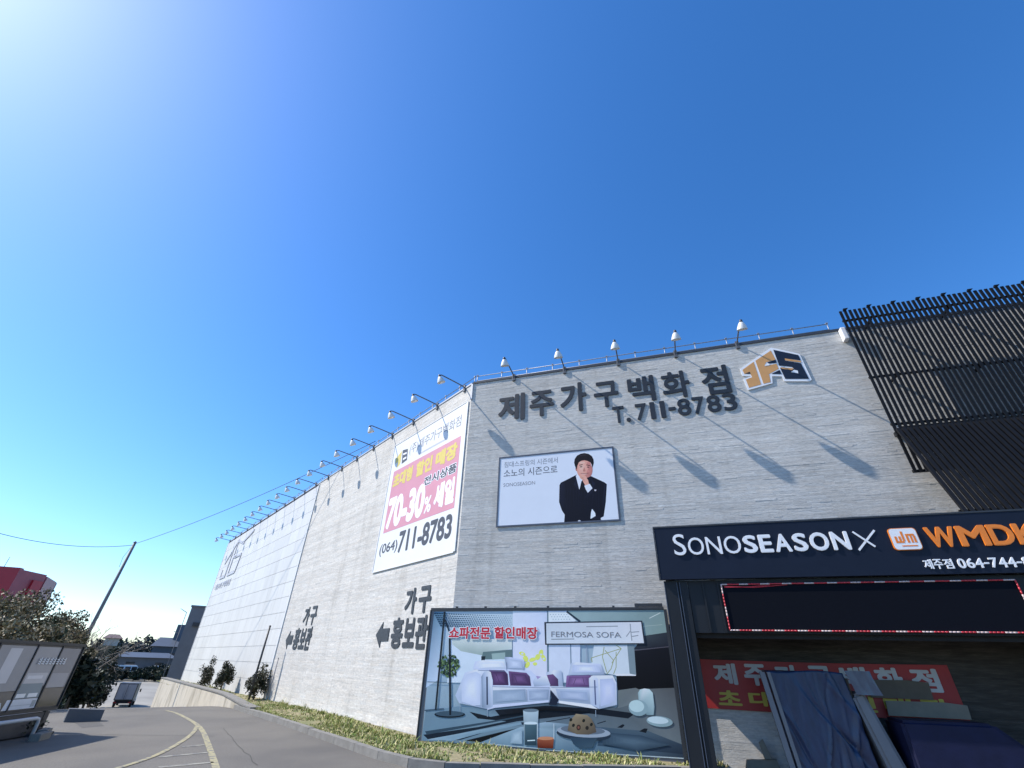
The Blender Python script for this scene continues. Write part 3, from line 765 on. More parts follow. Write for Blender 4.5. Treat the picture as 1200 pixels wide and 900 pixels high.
    for l in ((693, 771, 728, 760), (728, 760, 722, 756), (728, 760, 717, 777), (709, 762, 719, 774), (719, 774, 716, 784), (716, 784, 711, 790), (708, 758, 706, 770), (706, 770, 711, 788), (693, 771, 694, 776), (722, 764, 722, 782), (722, 782, 719, 790)):
        p.line(*l, .8, gl)
    # floor
    P([(499, 833), (536, 828), (580, 829), (660, 822), (722, 829), (740, 808), (792.7, 806), (805, 889.5), (494, 868)],
      [(116, 140, 156), (120, 146, 164), (96, 116, 132), (70, 86, 100), (92, 104, 112), (110, 118, 122), (92, 98, 104), (112, 126, 136), (112, 140, 158)])
    P([(724, 809), (745, 806), (760, 814), (738, 826), (724, 830)], [(112, 122, 124), (112, 120, 124), (126, 134, 136), (120, 130, 134), (110, 122, 128)])
    # rug and stripes
    P([(550, 834), (575, 840), (640, 828), (700, 830), (745, 836), (736, 842), (690, 836), (600, 846), (560, 842)], (24, 34, 46))
    P([(496, 861), (560, 852), (620, 840), (622, 842), (560, 855), (502, 867)], (30, 44, 58))
    P([(498, 857), (570, 846), (615, 838), (615, 839.5), (560, 850), (500, 861)], (60, 82, 98))
    P([(500, 866.2), (560, 856), (620, 845), (620, 848), (575, 856), (540, 867), (520, 868)], (34, 50, 64))
    P([(545, 868), (590, 857), (608, 853), (592, 860), (572, 868), (562, 870)], (12, 20, 28))
    P([(500, 866.6), (610, 846.5), (612, 849), (560, 860), (530, 868.2)], [(148, 172, 188), (132, 158, 176), (128, 154, 172), (122, 150, 168), (138, 164, 182)])
    # glass coffee table
    P([(560, 871), (610, 852), (640, 846), (700, 852), (760, 857), (801, 873), (804.5, 888), (640, 878)],
      [(120, 148, 166), (150, 174, 190), (150, 172, 190), (74, 96, 114), (70, 92, 108), (64, 82, 100), (50, 64, 82), (110, 138, 158)])
    P([(705, 852), (760, 857.5), (801, 873), (803, 884), (700, 874)], [(78, 98, 114), (82, 102, 118), (58, 74, 92), (44, 58, 76), (62, 84, 104)])
    p.line(560, 870.5, 640, 878, .9, (170, 190, 200)); p.line(640, 879, 804, 889, 1, (176, 194, 206))
    p.line(640, 846, 668, 841, .9, (34, 44, 56)); p.line(700, 848, 710, 845, 1, (30, 40, 52))
    P([(723, 852.5), (730, 848.5), (732, 850), (729, 853)], (28, 36, 48)); P([(749, 857), (755, 853.5), (759, 854), (757, 859)], (26, 34, 44))
    # plant and its stands
    leaf = random.Random(5)
    for i in range(190):
        a = leaf.uniform(0, 6.28); r = leaf.random() ** .6; x = 526 + 12.5 * r * math.cos(a); y = 780 + 13 * r * math.sin(a)
        g = leaf.choice(((52, 74, 58), (78, 104, 74), (112, 136, 96), (40, 56, 52), (92, 118, 88)))
        p.ell(x, y, leaf.uniform(1.1, 2.3), leaf.uniform(.8, 1.5), g, 7, leaf.uniform(0, 180))
    p.line(500.5, 799, 524, 799.8, .9, (96, 120, 140)); p.line(497.5, 832.5, 520, 830.5, 1.4, (70, 92, 110))
    p.line(521, 717, 510.5, 832, 2.1, (30, 44, 56)); p.line(527, 748, 527.5, 838, 2.2, (26, 36, 48)); p.line(521.5, 726, 529, 748, 1.6, (34, 50, 64))
    p.ell(527, 837.2, 18, 4, (22, 32, 44), 22); p.ell(527, 836.4, 16.5, 3.1, (70, 92, 108), 22); p.line(527.4, 800, 527.6, 838, 2.2, (26, 36, 48))
    # sofa : left seat, corner, right seat
    W1, W2, W3, W4 = (190, 200, 222), (172, 186, 208), (146, 162, 184), (210, 216, 236)
    P([(539, 802), (545, 788), (558, 784.5), (570, 785), (576, 790), (577, 828), (571, 831), (538, 824), (533.5, 815)], [W2, W1, W4, W4, W1, W2, W3, W2, W2])
    P([(557, 775), (566, 773.5), (590, 775), (594, 782), (592, 786.5), (562, 785), (554, 784)], [W1, W4, W4, W1, W2, W1, W1])
    P([(591, 770), (598, 770), (614, 773), (615, 777), (613, 787), (594, 785)], [W3, W1, W1, W2, W3, W3])
    P([(572, 784), (592, 784), (622, 786), (640, 803), (660, 803), (660, 806), (578, 805)], W1)
    pu1, pu2, pu3 = (92, 72, 108), (112, 86, 128), (74, 58, 92)
    P([(573, 785), (591, 785.5), (595, 790), (596, 803), (577, 803)], [pu2, pu1, pu3, pu3, pu1])
    P([(596, 786.5), (617, 788.5), (621, 793), (622.5, 803.8), (598, 803.5)], [pu2, pu2, pu1, pu3, pu1])
    P([(577, 804), (645, 805.5), (644, 823), (577, 827)], [W4, W1, W3, W3]); P([(577, 809), (616, 807.5), (617, 822), (577, 825)], [(150, 168, 188), W3, (140, 158, 178), (150, 168, 188)]); P([(618, 807.5), (644, 808), (643, 820), (618, 822)], [W2, W3, W3, W2])
    P([(571, 830.5), (577, 826), (643, 820.5), (643, 823), (580, 829.5), (571, 832)], W1)
    # rounded front of the left arm
    P([(564, 793), (567, 787.5), (571, 785.5), (575, 787.5), (577.5, 793), (577.5, 828), (573, 830.5), (565, 829)], [(126, 144, 166), W2, W4, W4, W1, W2, W2, (126, 144, 166)])
    p.line(570.7, 793, 571, 826, 1.8, (60, 74, 98))
    # corner cushions
    P([(640, 788), (650, 785), (658, 786), (660, 804), (642, 805)], [W2, W4, W2, W3, W1]); P([(641, 791), (648, 790), (654, 796), (654.5, 804), (645, 804), (641, 799)], [pu2, pu2, pu3, pu3, pu1, pu2])
    P([(627, 793), (641, 792), (645, 803), (626, 804.5), (624.5, 799)], [W1, W4, W2, W3, W2]); P([(628, 792), (634, 793), (630, 796)], (160, 150, 190))
    # right seat
    P([(644, 805), (700, 804), (706, 812), (693, 829), (648, 823)], [W4, W1, W2, W3, W3])
    P([(669, 777), (676, 776), (704, 778), (709, 791), (666, 791)], [W2, W4, W1, W3, W2])
    P([(664, 792), (690, 790.5), (694, 793), (692, 806), (663, 805)], [(140, 112, 160), (132, 106, 150), pu2, pu1, (124, 98, 142)])
    P([(651, 807), (690, 809), (692, 824), (655, 820)], [W2, W2, W3, W3]); P([(645, 808), (655, 820), (652, 826), (643, 826), (646, 818)], (36, 46, 66))
    P([(690, 795), (695, 791), (718, 791.5), (722.5, 800), (723, 826), (702, 831), (692, 824)], [W1, W4, W4, W1, W2, W3, W2])
    P([(690, 797), (693, 792), (697, 791.5), (701, 796), (702, 830.5), (692, 826)], [W1, W4, W4, W1, W2, W2]); p.line(696.8, 797, 698, 826, 1.6, (92, 104, 138))
    P([(655, 821), (692, 825.5), (701, 831), (693, 830), (655, 824)], W4)
    for x, y in ((571, 832), (539, 826), (698, 832)): p.line(x, y, x + .3, y + 8, .8, (140, 158, 176))
    # soft shading printed on the sofa
    def soft(pts, c0, c1, n=5):
        cx = sum(q[0] for q in pts) / len(pts); cy = sum(q[1] for q in pts) / len(pts)
        for k in range(n):
            f = 1 - k / n * .85; t = (k + .5) / n
            P([(cx + (q[0] - cx) * f, cy + (q[1] - cy) * f) for q in pts], tuple(c0[i] + (c1[i] - c0[i]) * t for i in range(3)))
    soft([(541, 801), (547, 790), (558, 787), (563, 790), (563, 826), (555, 827), (541, 822)], (186, 197, 218), (206, 214, 232), 7)
    soft([(703, 796), (718, 795), (721, 802), (721, 822), (704, 828)], (176, 188, 214), (196, 204, 228), 6)
    soft([(560, 777), (589, 776.5), (591, 782), (561, 783)], (196, 206, 226), (222, 228, 244)); soft([(594, 772), (612, 774.5), (612, 783), (596, 783)], (168, 182, 204), (196, 206, 226))
    soft([(671, 779), (701, 780), (704, 788), (670, 788)], (178, 190, 214), (208, 216, 236))
    soft([(575, 787.5), (590, 787.5), (593, 801.5), (578.5, 801.5)], (84, 64, 100), (118, 92, 136)); soft([(599, 789), (616, 790.5), (620, 801.5), (600, 801.5)], (86, 66, 102), (122, 96, 140)); soft([(667, 793), (688, 793), (690, 803), (665, 803)], (112, 88, 132), (150, 124, 168))
    soft([(580, 811), (614, 809.5), (615, 820), (580, 823)], (146, 164, 186), (166, 182, 202)); soft([(620, 809.5), (642, 810), (641, 818.5), (620, 820)], (150, 166, 190), (172, 186, 206)); soft([(656, 809.5), (688, 811), (689, 821), (658, 818.5)], (152, 168, 194), (178, 190, 212))
    for (a, b, c_, d) in ((577, 804.6, 645, 806), (617, 808, 617.6, 822), (646, 805.6, 700, 805), (560, 785.4, 592, 786.6), (664.5, 791.4, 708, 790.8), (593.6, 776, 593.8, 786)): p.line(a, b, c_, d, .5, (120, 134, 160))
    for (a, b, c_, d) in ((581, 789, 585, 799), (603, 792, 606, 800), (675, 795, 672, 802), (683, 794, 685, 802)): p.line(a, b, c_, d, .45, (72, 54, 88))
    # reflections and gloss on the floor and table
    soft([(706, 858), (752, 862), (786, 873), (748, 880), (706, 872)], (60, 80, 98), (92, 114, 132), 7)
    soft([(600, 858), (612, 854), (612, 872), (598, 871)], (140, 164, 182), (170, 190, 204), 4)
    soft([(580, 832), (640, 827), (690, 830), (690, 834), (640, 832), (585, 838)], (26, 36, 50), (8, 12, 20), 5)
    # floor vases
    v1, v2 = (178, 202, 208), (140, 166, 176)
    P([(747.5, 812), (750, 808), (755, 806.8), (761, 807.5), (765, 812), (767, 828), (766, 838), (758, 838), (749, 826)], [v2, v1, (206, 222, 226), v1, v1, v2, v2, (120, 146, 156), v2])
    p.ell(748, 829.5, 11.5, 9.5, v2, 20, 12); p.ell(746, 827.5, 9, 7, v1, 18, 12); p.ell(773, 845.5, 15.5, 6.2, v2, 20, 6); p.ell(771, 844, 12.5, 4.2, (186, 206, 216), 18, 6)
    # plate with cake
    p.ell(684, 860.5, 32, 7.5, (46, 62, 80), 24, 4); p.ell(684, 857.5, 31.5, 6.6, (150, 164, 180), 24, 4); p.ell(683, 855.5, 26, 5, (104, 118, 134), 22, 4)
    P([(665, 856), (667, 846), (671, 841), (675, 836.5), (680, 837), (688, 838), (693, 842), (697, 850), (699, 858), (690, 861), (676, 860.5)], [(104, 96, 84), (128, 120, 104), (140, 130, 112), (150, 140, 122), (150, 140, 120), (140, 130, 112), (120, 112, 98), (104, 96, 86), (90, 84, 78), (100, 94, 84), (112, 104, 90)])
    for x, y in ((669, 843.5), (672, 850), (684, 844.5), (693, 849)): p.ell(x, y, 1.7, 2.1, (36, 40, 38), 10, 20)
    p.ell(678, 852.5, 2.6, 3.4, (70, 52, 48), 14); p.ell(688, 853, 2.0, 2.4, (48, 46, 44), 12); p.ell(678, 852.5, 1.2, 1.7, (132, 92, 82), 10)
    P([(668, 864), (700, 865), (694, 876), (680, 877), (672, 872)], [(54, 76, 96), (60, 82, 100), (70, 94, 112), (60, 84, 104), (56, 80, 100)])
    # glasses
    P([(613, 832), (631, 832.5), (629.5, 873.5), (615, 873)], [(176, 194, 206), (168, 188, 202), (66, 94, 108), (58, 84, 98)]); p.ell(622, 832.5, 9, 2, (110, 128, 142), 16); p.ell(622, 847.5, 8, 1.8, (190, 206, 216), 16); P([(615, 849), (629, 849), (628.5, 873), (615.5, 873)], [(84, 112, 126), (74, 102, 116), (46, 68, 82), (50, 74, 88)]); p.line(618, 868, 627, 867.5, 1.2, (196, 214, 224))
    P([(629.5, 865), (649, 865), (648, 877), (630, 876.5)], [(150, 92, 70), (158, 98, 74), (104, 40, 24), (96, 34, 20)]); p.ell(639.5, 865.2, 9.3, 2.1, (188, 140, 112), 16)
    p.line(630, 848, 630, 866, .6, (190, 204, 214)); p.line(649, 848, 649, 866, .6, (190, 204, 214))
    # sign with grey writing, printed in the picture
    P([(637.8, 729), (752.5, 727.3), (756.5, 754.8), (638.8, 755.6)], (54, 64, 78)); P([(640, 730.5), (751.2, 728.9), (754.6, 753.6), (640.5, 754.2)], [(186, 196, 206), (204, 210, 220), (206, 214, 224), (196, 206, 216)])
    p.line(687, 734.4, 724, 733.8, 1.1, (140, 150, 160)); p.line(646, 749.2, 673, 748.8, 1.2, (140, 150, 160))
    g1 = (150, 158, 168)
    for l in ((738.5, 731, 739, 739), (739, 739, 734, 746), (739.5, 741, 749, 740.2), (739.2, 739.5, 740.5, 751), (740, 746, 748, 744.6)): p.line(*l, 1.1, g1)
    p.mb.build('print', M['print'], root, normals=False)
    oo = off + .0155 + p.n * .00003 + .001
    def row(s, xl, yt, xr, yb, slope, m, bold, o, d=.0015):
        ul, zt = unproj(FF, xl, yt, o); _, zb = unproj(FF, xl, yb, o); ur = unproj(FF, xr, yt + slope * (xr - xl), o)[0]
        link('lettering', text_mesh(s, (ul, ur, zb, zt), o, d, bold, base), m, root)
    row('FERMOSA SOFA', 646, 740, 727.5, 746.3, .0, M['fade_grey'], .0, oo)
    for s, xa, xb in (('쇼파전문', 526.5, 575.5), ('할인매장', 579, 630.5)):
        row(s, xa - .6, 733.4, xb + .6, 749.3, .008, M['white'], .085, oo)
        row(s, xa + .4, 734.3, xb - .4, 748.4, .008, M['red_letter'], .035, oo + .0016, .001)
billboard()

# ------------------------------------------------------------------ left wall signs
def sale_banner():
    off = .03
    # plane corners (u is negative away from the corner)
    u0, u1, z0, z1 = -5.3, -.2, 4.36, 9.28
    base = (u0, 0, z0)
    root = empty('sale_banner', FL @ T(*base), 'tall white sale banner with pink middle on the side wall next to the corner', 'banner')
    mb = MB(base); mb.box(u0, u1, -off, -.012, z0, z1); mb.build('sheet', M['banner_white'], root)
    fr = MB(base); w = .05
    fr.box(u0 - .01, u1 + .01, -off - .015, -.013, z1 + .001, z1 + .03); fr.box(u0 - .01, u1 + .01, -off - .015, -.013, z0 - .03, z0 - .001); fr.box(u1 + .002, u1 + .09, -off - .015, -.013, z0, z1); fr.box(u0 - .04, u0 - .002, -off - .015, -.013, z0, z1)
    fr.build('frame', M['panel'], root)
    fz = lambda f: z1 + (z0 - z1) * f
    fx = lambda f: u0 + (u1 - u0) * f
    pk = MB(base)
    pk.box(fx(.06), fx(.965), -off - .003, -off - .001, fz(.735), fz(.245))
    pk.build('pink_field', M['pink'], root)
    def tx(s, x0, x1, t, b, m, bold, o=.0045, d=.002):
        link('lettering', text_mesh(s, (fx(x0), fx(x1), fz(b), fz(t)), off + o, d, bold, base), m, root)
    tx('(주)제주가구백화점', .27, .95, .075, .175, M['fade_grey'], .0, .001)
    tx('초대형', .08, .37, .275, .395, M['paleyellow'], .06); tx('할인', .42, .64, .275, .395, M['paleyellow'], .06); tx('매장', .68, .94, .275, .395, M['paleyellow'], .06)
    tx('전시상품', .555, .955, .425, .50, M['white'], .10, .0045); tx('전시상품', .56, .95, .43, .495, M['fade_dark'], .03, .0075)
    tx('70-30', .075, .60, .47, .715, M['white'], .05); tx('%', .605, .69, .585, .70, M['white'], .03); tx('세일', .72, .95, .525, .70, M['white'], .06)
    tx('(064)', .05, .31, .815, .905, M['fade_dark'], .018, .001); tx('711-8783', .32, .96, .765, .915, M['fade_dark'], .035, .001)
    lg = MB(base)
    def poly(pts, o0, o1, mi): lg.prism([(fx(a), fz(b)) for a, b in pts], off + o0, off + o1, mi)
    poly([(.05, .13), (.14, .085), (.145, .20), (.10, .225), (.10, .17), (.06, .175)], .001, .003, 0)
    poly([(.15, .085), (.235, .10), (.25, .20), (.17, .21)], .001, .003, 1)
    poly([(.17, .12), (.225, .125), (.227, .14), (.172, .135)], .0035, .005, 2); poly([(.18, .165), (.232, .165), (.234, .18), (.182, .182)], .0035, .005, 2)
    lg.build('emblem', [M['paleyellow'], M['fade_dark'], M['white']], root)
    sm_ = MB(base); sm_.box(fx(.42), fx(.78), -off - .003, -off - .001, fz(.213), fz(.200)); sm_.build('small_print', M['fade_light'], root)
sale_banner()

def way_sign(uc, label):
    """arrow and five characters, raised, dark slate"""
    base = (uc, 0, 2.1)
    root = empty('wayfinding_sign', FL @ T(*base), label, 'sign', 'raised direction signs on the side wall')
    def bx(x0, x1, z0, z1): return (uc + x0, uc + x1, z0, z1)
    for ch, x0, x1, z0, z1 in (('가', 1.62, 2.28, 2.86, 3.58), ('구', 2.42, 3.10, 2.86, 3.58), ('홍', 1.02, 1.72, 1.98, 2.80), ('보', 1.78, 2.42, 2.0, 2.76), ('관', 2.46, 3.10, 1.96, 2.80)):
        link('letter', text_mesh(ch, bx(x0, x1, z0, z1), .010, .014, .038, base, 'letter'), M['letter_grey'], root)
    mb = MB(base); mb.prism([(uc + 0, 2.36), (uc + .38, 2.72), (uc + .38, 2.53), (uc + .86, 2.53), (uc + .86, 2.19), (uc + .38, 2.19), (uc + .38, 2.0)], .010, .024)
    mb.build('arrow', M['letter_grey'], root)
way_sign(-4.25, 'dark arrow and Korean characters on the side wall just left of the sofa billboard')
way_sign(-13.1, 'smaller looking dark arrow and Korean characters near the white panel wall seam')

def wall_emblem():
    base = (-33.2, 0, 7.0)
    root = empty('white_wall_emblem', FL @ T(*base), 'faint pale outlined house emblem with small lettering high on the white panel wall', 'sign')
    mb = MB(base); O0, O1 = .034, .075
    def bar(x0, z0, x1, z1, w=.17):
        d = Vector((x1 - x0, z1 - z0)).normalized(); n = Vector((-d.y, d.x)) * w / 2
        mb.prism([(x0 + n.x, z0 + n.y), (x1 + n.x, z1 + n.y), (x1 - n.x, z1 - n.y), (x0 - n.x, z0 - n.y)], O0, O1)
    X = -33.0
    for (a, b, c, d) in ((0, 6.9, 1.6, 6.9), (1.6, 6.8, 1.6, 8.8), (0, 6.9, 0, 7.5), (2.5, 6.8, 2.5, 9.5), (2.5, 9.4, 4.6, 8.9), (2.6, 8.2, 3.6, 8.1), (2.6, 6.9, 4.6, 6.9), (4.6, 6.9, 4.9, 8.1), (2.9, 8.1, 4.9, 8.1), (4.0, 9.0, 6.6, 9.5), (0, 8.0, 2.4, 9.4)):
        bar(X + a, b, X + c, d)
    mb.build('outline', M['fade_light'], root)
    link('lettering', text_mesh('제주가구백화점', (X - .6, X + 4.2, 6.05, 6.5), .034, .02, .02, base), M['fade_light'], root)
wall_emblem()

# ------------------------------------------------------------------ slatted screen at upper right
def slat_screen():
    o = .5; base = (11.12, 0, 5.5)
    root = empty('slat_screen', FF @ T(*base), 'tall black slatted metal screen on the upper right of the front wall', 'screen')
    U1 = 17.4; pit = .113
    mb = MB(base); u = 11.12
    while u < U1:
        mb.box(u, u + .062, -o - .015, -o + .015, 5.53, 10.24); u += pit
    mb.build('slat_panel', M['slat'], root)
    rl = MB(base)
    for z in (6.72, 8.05, 9.9): rl.box(11.12, U1, -o + .017, -o + .06, z, z + .05)
    rl.box(11.12, 11.62, -o + .017, -o + .06, 5.54, 5.6)
    rl.build('rail', M['slat'], root)
    for z in (5.9, 8.05, 9.8):
        for u in (11.75, 13.5, 15.3): br = MB(base); br.box(u, u + .06, -o + .062, -.014, z + .062, z + .11); br.build('wall_bracket', M['slat'], root)
    u = 11.22
    while u < U1:
        ht = MB(base); ht.hull8([(u, -o - .03, 10.242), (u + .07, -o - .03, 10.242), (u + .07, -o + .03, 10.242), (u, -o + .03, 10.242)], [(u + .01, -o - .04, 10.30), (u + .13, -o - .04, 10.30), (u + .13, -o, 10.30), (u + .01, -o, 10.30)]); u += .565; ht.build('top_hook', M['slat'], root)
    led = MB(base); led.box(11.3, U1, -o + .09, -.014, 6.60, 6.70); led.build('ledge', M['soffit'], root)
slat_screen()
def slope_screen():
    base = (11.12, -.56, 4.32)
    root = empty('sloped_slat_screen', FF @ T(*base), 'black slatted panel sloping down from the upper screen to the navy sign board', 'screen')
    mb = MB(base); u = 11.13
    A = (.56, 6.58); B = (1.5, 4.34)
    d = Vector((B[0] - A[0], B[1] - A[1])).normalized(); n = Vector((-d.y, d.x)) * .03
    while u < 17.4:
        q = [(-(A[0] - n.x), A[1] - n.y), (-(A[0] + n.x), A[1] + n.y), (-(B[0] + n.x), B[1] + n.y), (-(B[0] - n.x), B[1] - n.y)]
        mb.hull8([(u, y, z) for y, z in q], [(u + .069, y, z) for y, z in q]); u += .113
    mb.build('slat_panel', M['slat'], root)
    rl = MB(base)
    for f in (.03, .5, .95):
        y = A[0] + (B[0] - A[0]) * f - .055; z = A[1] + (B[1] - A[1]) * f - .02
        rl.box(11.13, 17.4, -y - .0, -y + .05, z - .045, z)
    rl.build('rail', M['slat'], root)
slope_screen()

# ------------------------------------------------------------------ entrance canopy
def canopy():
    base = (5.45, -1.5, 0)
    root = empty('entrance_canopy', FF @ T(*base), 'black metal entrance canopy with clad post at the lower right', 'canopy')
    mb = MB(base); mb.box(5.5, UE, -1.5, -.014, 4.0, 4.26); mb.build('roof', M['soffit'], root)
    mb = MB(base); mb.box(5.585, UE, -1.37, -.014, 2.86, 2.95); mb.build('ceiling', M['soffit'], root)
    cl = MB(base)                                          # the post: two clad faces with a dark groove
    cl.box(5.455, 5.72, -1.53, -.45, .0, 3.23, bev=.006); cl.box(5.755, 5.92, -1.515, -.47, .0, 3.23, bev=.006); cl.box(5.72, 5.755, -1.47, -.5, 0, 3.23)
    cl.build('post', M['black_metal'], root)
    for x in (5.458, 5.706, 5.757): rb = MB(base); rb.box(x, x + .012, -1.537, -1.522 if x > 5.75 else -1.531, 0, 3.2); rb.build('edge_trim', M['frame_slate'], root)
    fa = MB(base); fa.box(5.93, UE, -1.49, -1.38, 2.28, 3.23)
    fa.build('fascia', M['black_metal'], root)
    xs = [6.2, 6.48] + [11.6 + .28 * i for i in range(20)]
    for x in xs: fr = MB(base); fr.box(x, x + .03, -1.52, -1.491, 2.285, 3.225); fr.build('fascia_rib', M['black_metal'], root)
    bm_ = MB(base); bm_.box(5.93, UE, -1.37, -1.2, 2.2, 2.5); bm_.build('beam', M['soffit'], root)
    sp = MB(base); sp.box(5.50, 5.58, -.449, -.014, 1.75, 3.99); sp.build('sun_block_panel', M['black_metal'], root)  # added panel, keeps sun off the wall and banner under the canopy
    fc = MB(base); fc.box(5.60, 11.94, -.024, -.014, 1.02, 2.855); fc.box(7.28, 11.94, -.024, -.014, 0.012, 1.018); fc.build('wall_shade_facing', M['shade_facing'], root)  # added dark sheet, its colour carries the shade under the canopy
    sw = MB(base); sw.box(11.95, 12.15, -1.36, -.014, 0, 2.85); sw.build('return_wall', M['soffit'], root)
canopy()
def canopy_sign():
    o0, o1 = 1.51, 1.62; base = (5.4, -1.6, 3.24)
    root = empty('canopy_sign', FF @ T(*base), 'long navy sign board with white and orange raised letters over the entrance', 'sign')
    mb = MB(base); mb.box(5.4, UE, -o1, -o0, 3.245, 4.30, bev=.004); mb.build('board', M['sign_navy'], root)
    tr = MB(base); tr.box(5.38, UE, -o1 - .01, -o0, 4.303, 4.335); tr.box(5.375, 5.398, -o1 - .01, -o0, 3.245, 4.30); tr.build('edge_trim', M['frame_dark'], root)
    def q(px, py): return unproj(FF, px, py, o1 + .03)
    def glyphs(s, xl, yt, xr, yb, slope, m, bold, widths, gap=.06, tall=None, piece='letter', dep=.03):
        ul, zt = q(xl, yt); _, zb = q(xl, yb); ur = q(xr, yt + slope * (xr - xl))[0]
        tot = sum(widths); x = ul
        for i, (c, w) in enumerate(zip(s, widths)):
            ww = w * (ur - ul) / tot; g = ww * gap
            b = bold[i] if isinstance(bold, (list, tuple)) else bold
            h = zt + ((tall or {}).get(i, 0)) * (zt - zb)
            zz0, zz1 = zb, h
            if c == '-': zz0, zz1 = zb + (h - zb) * .38, zb + (h - zb) * .55
            if c != ' ': link(piece, text_mesh(c, (x + g, x + ww - g, zz0, zz1), o1 + .001, dep, b, base, piece), m, root)
            x += ww
    glyphs('SONOSEASON', 786.8, 631, 994, 651, -.03, M['white'], [.0, .0, .0, .0, .028, .028, .028, .028, .028, .028], [.82, 1.05, .98, 1.08, .86, .80, .98, .84, 1.1, 1.0], .07, {0: .24})
    x = MB(base)
    for a, b in (((999, 623), (1026, 640.5)), ((1025, 621), (1007, 644.5))):
        p0 = Vector(q(*a)); p1 = Vector(q(*b)); d = (p1 - p0).normalized(); n = Vector((-d.y, d.x)) * .017
        oo = o1 + (.012 if a[0] < 1010 else .0)
        x.prism([tuple(p0 + n), tuple(p1 + n), tuple(p1 - n), tuple(p0 - n)], oo + .001, oo + .013)
    x.build('cross_mark', M['white'], root)
    # square logo
    cx0, zt = q(1039, 619.5); cx1, _ = q(1073, 618); _, zb = q(1050, 645)
    cx1 = cx0 + (zt - zb) * 1.12
    def rr(x0, x1, z0, z1, r, n=5):
        P = []
        for (cx, cz, a0) in ((x1 - r, z1 - r, 0), (x0 + r, z1 - r, 90), (x0 + r, z0 + r, 180), (x1 - r, z0 + r, 270)):
            P += [(cx + r * math.cos(rad(a0 + 90 * i / n)), cz + r * math.sin(rad(a0 + 90 * i / n))) for i in range(n + 1)]
        return P
    lg = MB(base)
    lg.prism(rr(cx0, cx1, zb, zt, .06), o1 + .001, o1 + .03, 0)
    lg.prism(rr(cx0 + .012, cx1 - .012, zb + .012, zt - .012, .055), o1 + .031, o1 + .033, 1)
    W = cx1 - cx0; Hh = zt - zb
    def bar(a, b, c, d): lg.prism([(cx0 + W * a, zb + Hh * b), (cx0 + W * c, zb + Hh * b), (cx0 + W * c, zb + Hh * d), (cx0 + W * a, zb + Hh * d)], o1 + .0335, o1 + .036, 0)
    for b_ in ((.14, .32, .22, .62), (.221, .32, .44, .40), (.28, .401, .36, .62), (.40, .401, .48, .84), (.55, .32, .63, .72), (.631, .64, .86, .72), (.69, .32, .76, .639), (.80, .32, .88, .639), (.30, .16, .84, .21)): bar(*b_)
    lg.build('logo', [M['orange'], M['white']], root)
    glyphs('WMDK', 1080, 618, 1213, 642, -.04, M['orange'], [.03, .03, .03, .03], [1.22, 1.2, .95, .95], .035, dep=.03)
    glyphs('제주점 064-744-8', 1080, 655.5, 1206, 667, -.03, M['white'], .022, [.95, .95, .95, .35, .8, .8, .8, .5, .8, .8, .8, .5, .8], .06, dep=.02)
canopy_sign()
def led_screen():
    o = 1.5215; base = (6.6, -1.52, 2.3)
    root = empty('led_screen', FF @ T(*base), 'dark blank display screen framed by red and white rope light below the navy sign', 'screen')
    u0, u1, z0, z1 = 6.56, 11.33, 2.325, 3.14
    mb = MB(base); mb.box(u0, u1, -o - .03, -1.4915, z0, z1, bev=.004); mb.build('display', M['led'], root)
    rp = MB(base); per = []
    cs = [(u0, z0), (u1, z0), (u1, z1), (u0, z1), (u0, z0)]
    for (a, b) in zip(cs, cs[1:]):
        L = math.hypot(b[0] - a[0], b[1] - a[1]); n = int(L / .055)
        for i in range(n):
            f0, f1 = i / n, (i + 1) / n
            p0 = (a[0] + (b[0] - a[0]) * f0, -o - .042, a[1] + (b[1] - a[1]) * f0); p1 = (a[0] + (b[0] - a[0]) * f1, -o - .042, a[1] + (b[1] - a[1]) * f1)
            rp.tube([p0, p1], .0135, 6, 1 if i % 7 in (0, 1, 2) else 0)
    rp.tube([(u0 + .05, -o - .035, z1 - .035), (u0 + .6, -o - .035, z1 - .06), (u0 + 1.2, -o - .035, z1 - .02)], .008, 5, 0)
    rp.tube([(u0 + .05, -o - .035, z1 - .05), (u0 + .5, -o - .035, z1 - .05), (u0 + .9, -o - .035, z1 - .02)], .008, 5, 0)
    rp.build('rope_light', [M['rope_red'], M['rope_white']], root)
led_screen()

# things under the canopy ---------------------------------------------------------
def red_banner():
    off = .05; u0, u1, z0, z1 = 5.75, 10.44, 1.0, 1.87; base = (u0, 0, z0)
    root = empty('red_cloth_banner', FF @ T(*base), 'red banner with white and yellow Korean writing on the wall under the canopy', 'banner')
    mb = MB(base); N = 40
    g = [[mb.v(u0 + (u1 - u0) * i / N, -off - .012 * math.sin(i * .9) * (j / 6), z0 + (z1 - z0) * j / 6 - .02 * math.sin(math.pi * i / N)) for j in range(7)] for i in range(N + 1)]
    for i in range(N):
        for j in range(6): f = mb.bm.faces.new((g[i][j], g[i + 1][j], g[i + 1][j + 1], g[i][j + 1])); f.smooth = True
    mb.build('cloth', M['red_banner'], root)
    def row(s, x0, x1, z0_, z1_, m, bd):
        n = len(s); w = (x1 - x0) / n
        for i, c in enumerate(s):
            if c != ' ': link('letter', text_mesh(c, (x0 + w * (i + .1), x0 + w * (i + .86), z0_, z1_), off + .016, .002, bd, base, 'letter'), m, root)
    row('제주가구백화점', 6.15, 10.3, 1.42, 1.80, M['cloth_white'], .04)
    row('초대형할인매장', 6.15, 10.3, 1.06, 1.32, M['yellow'], .035)
red_banner()
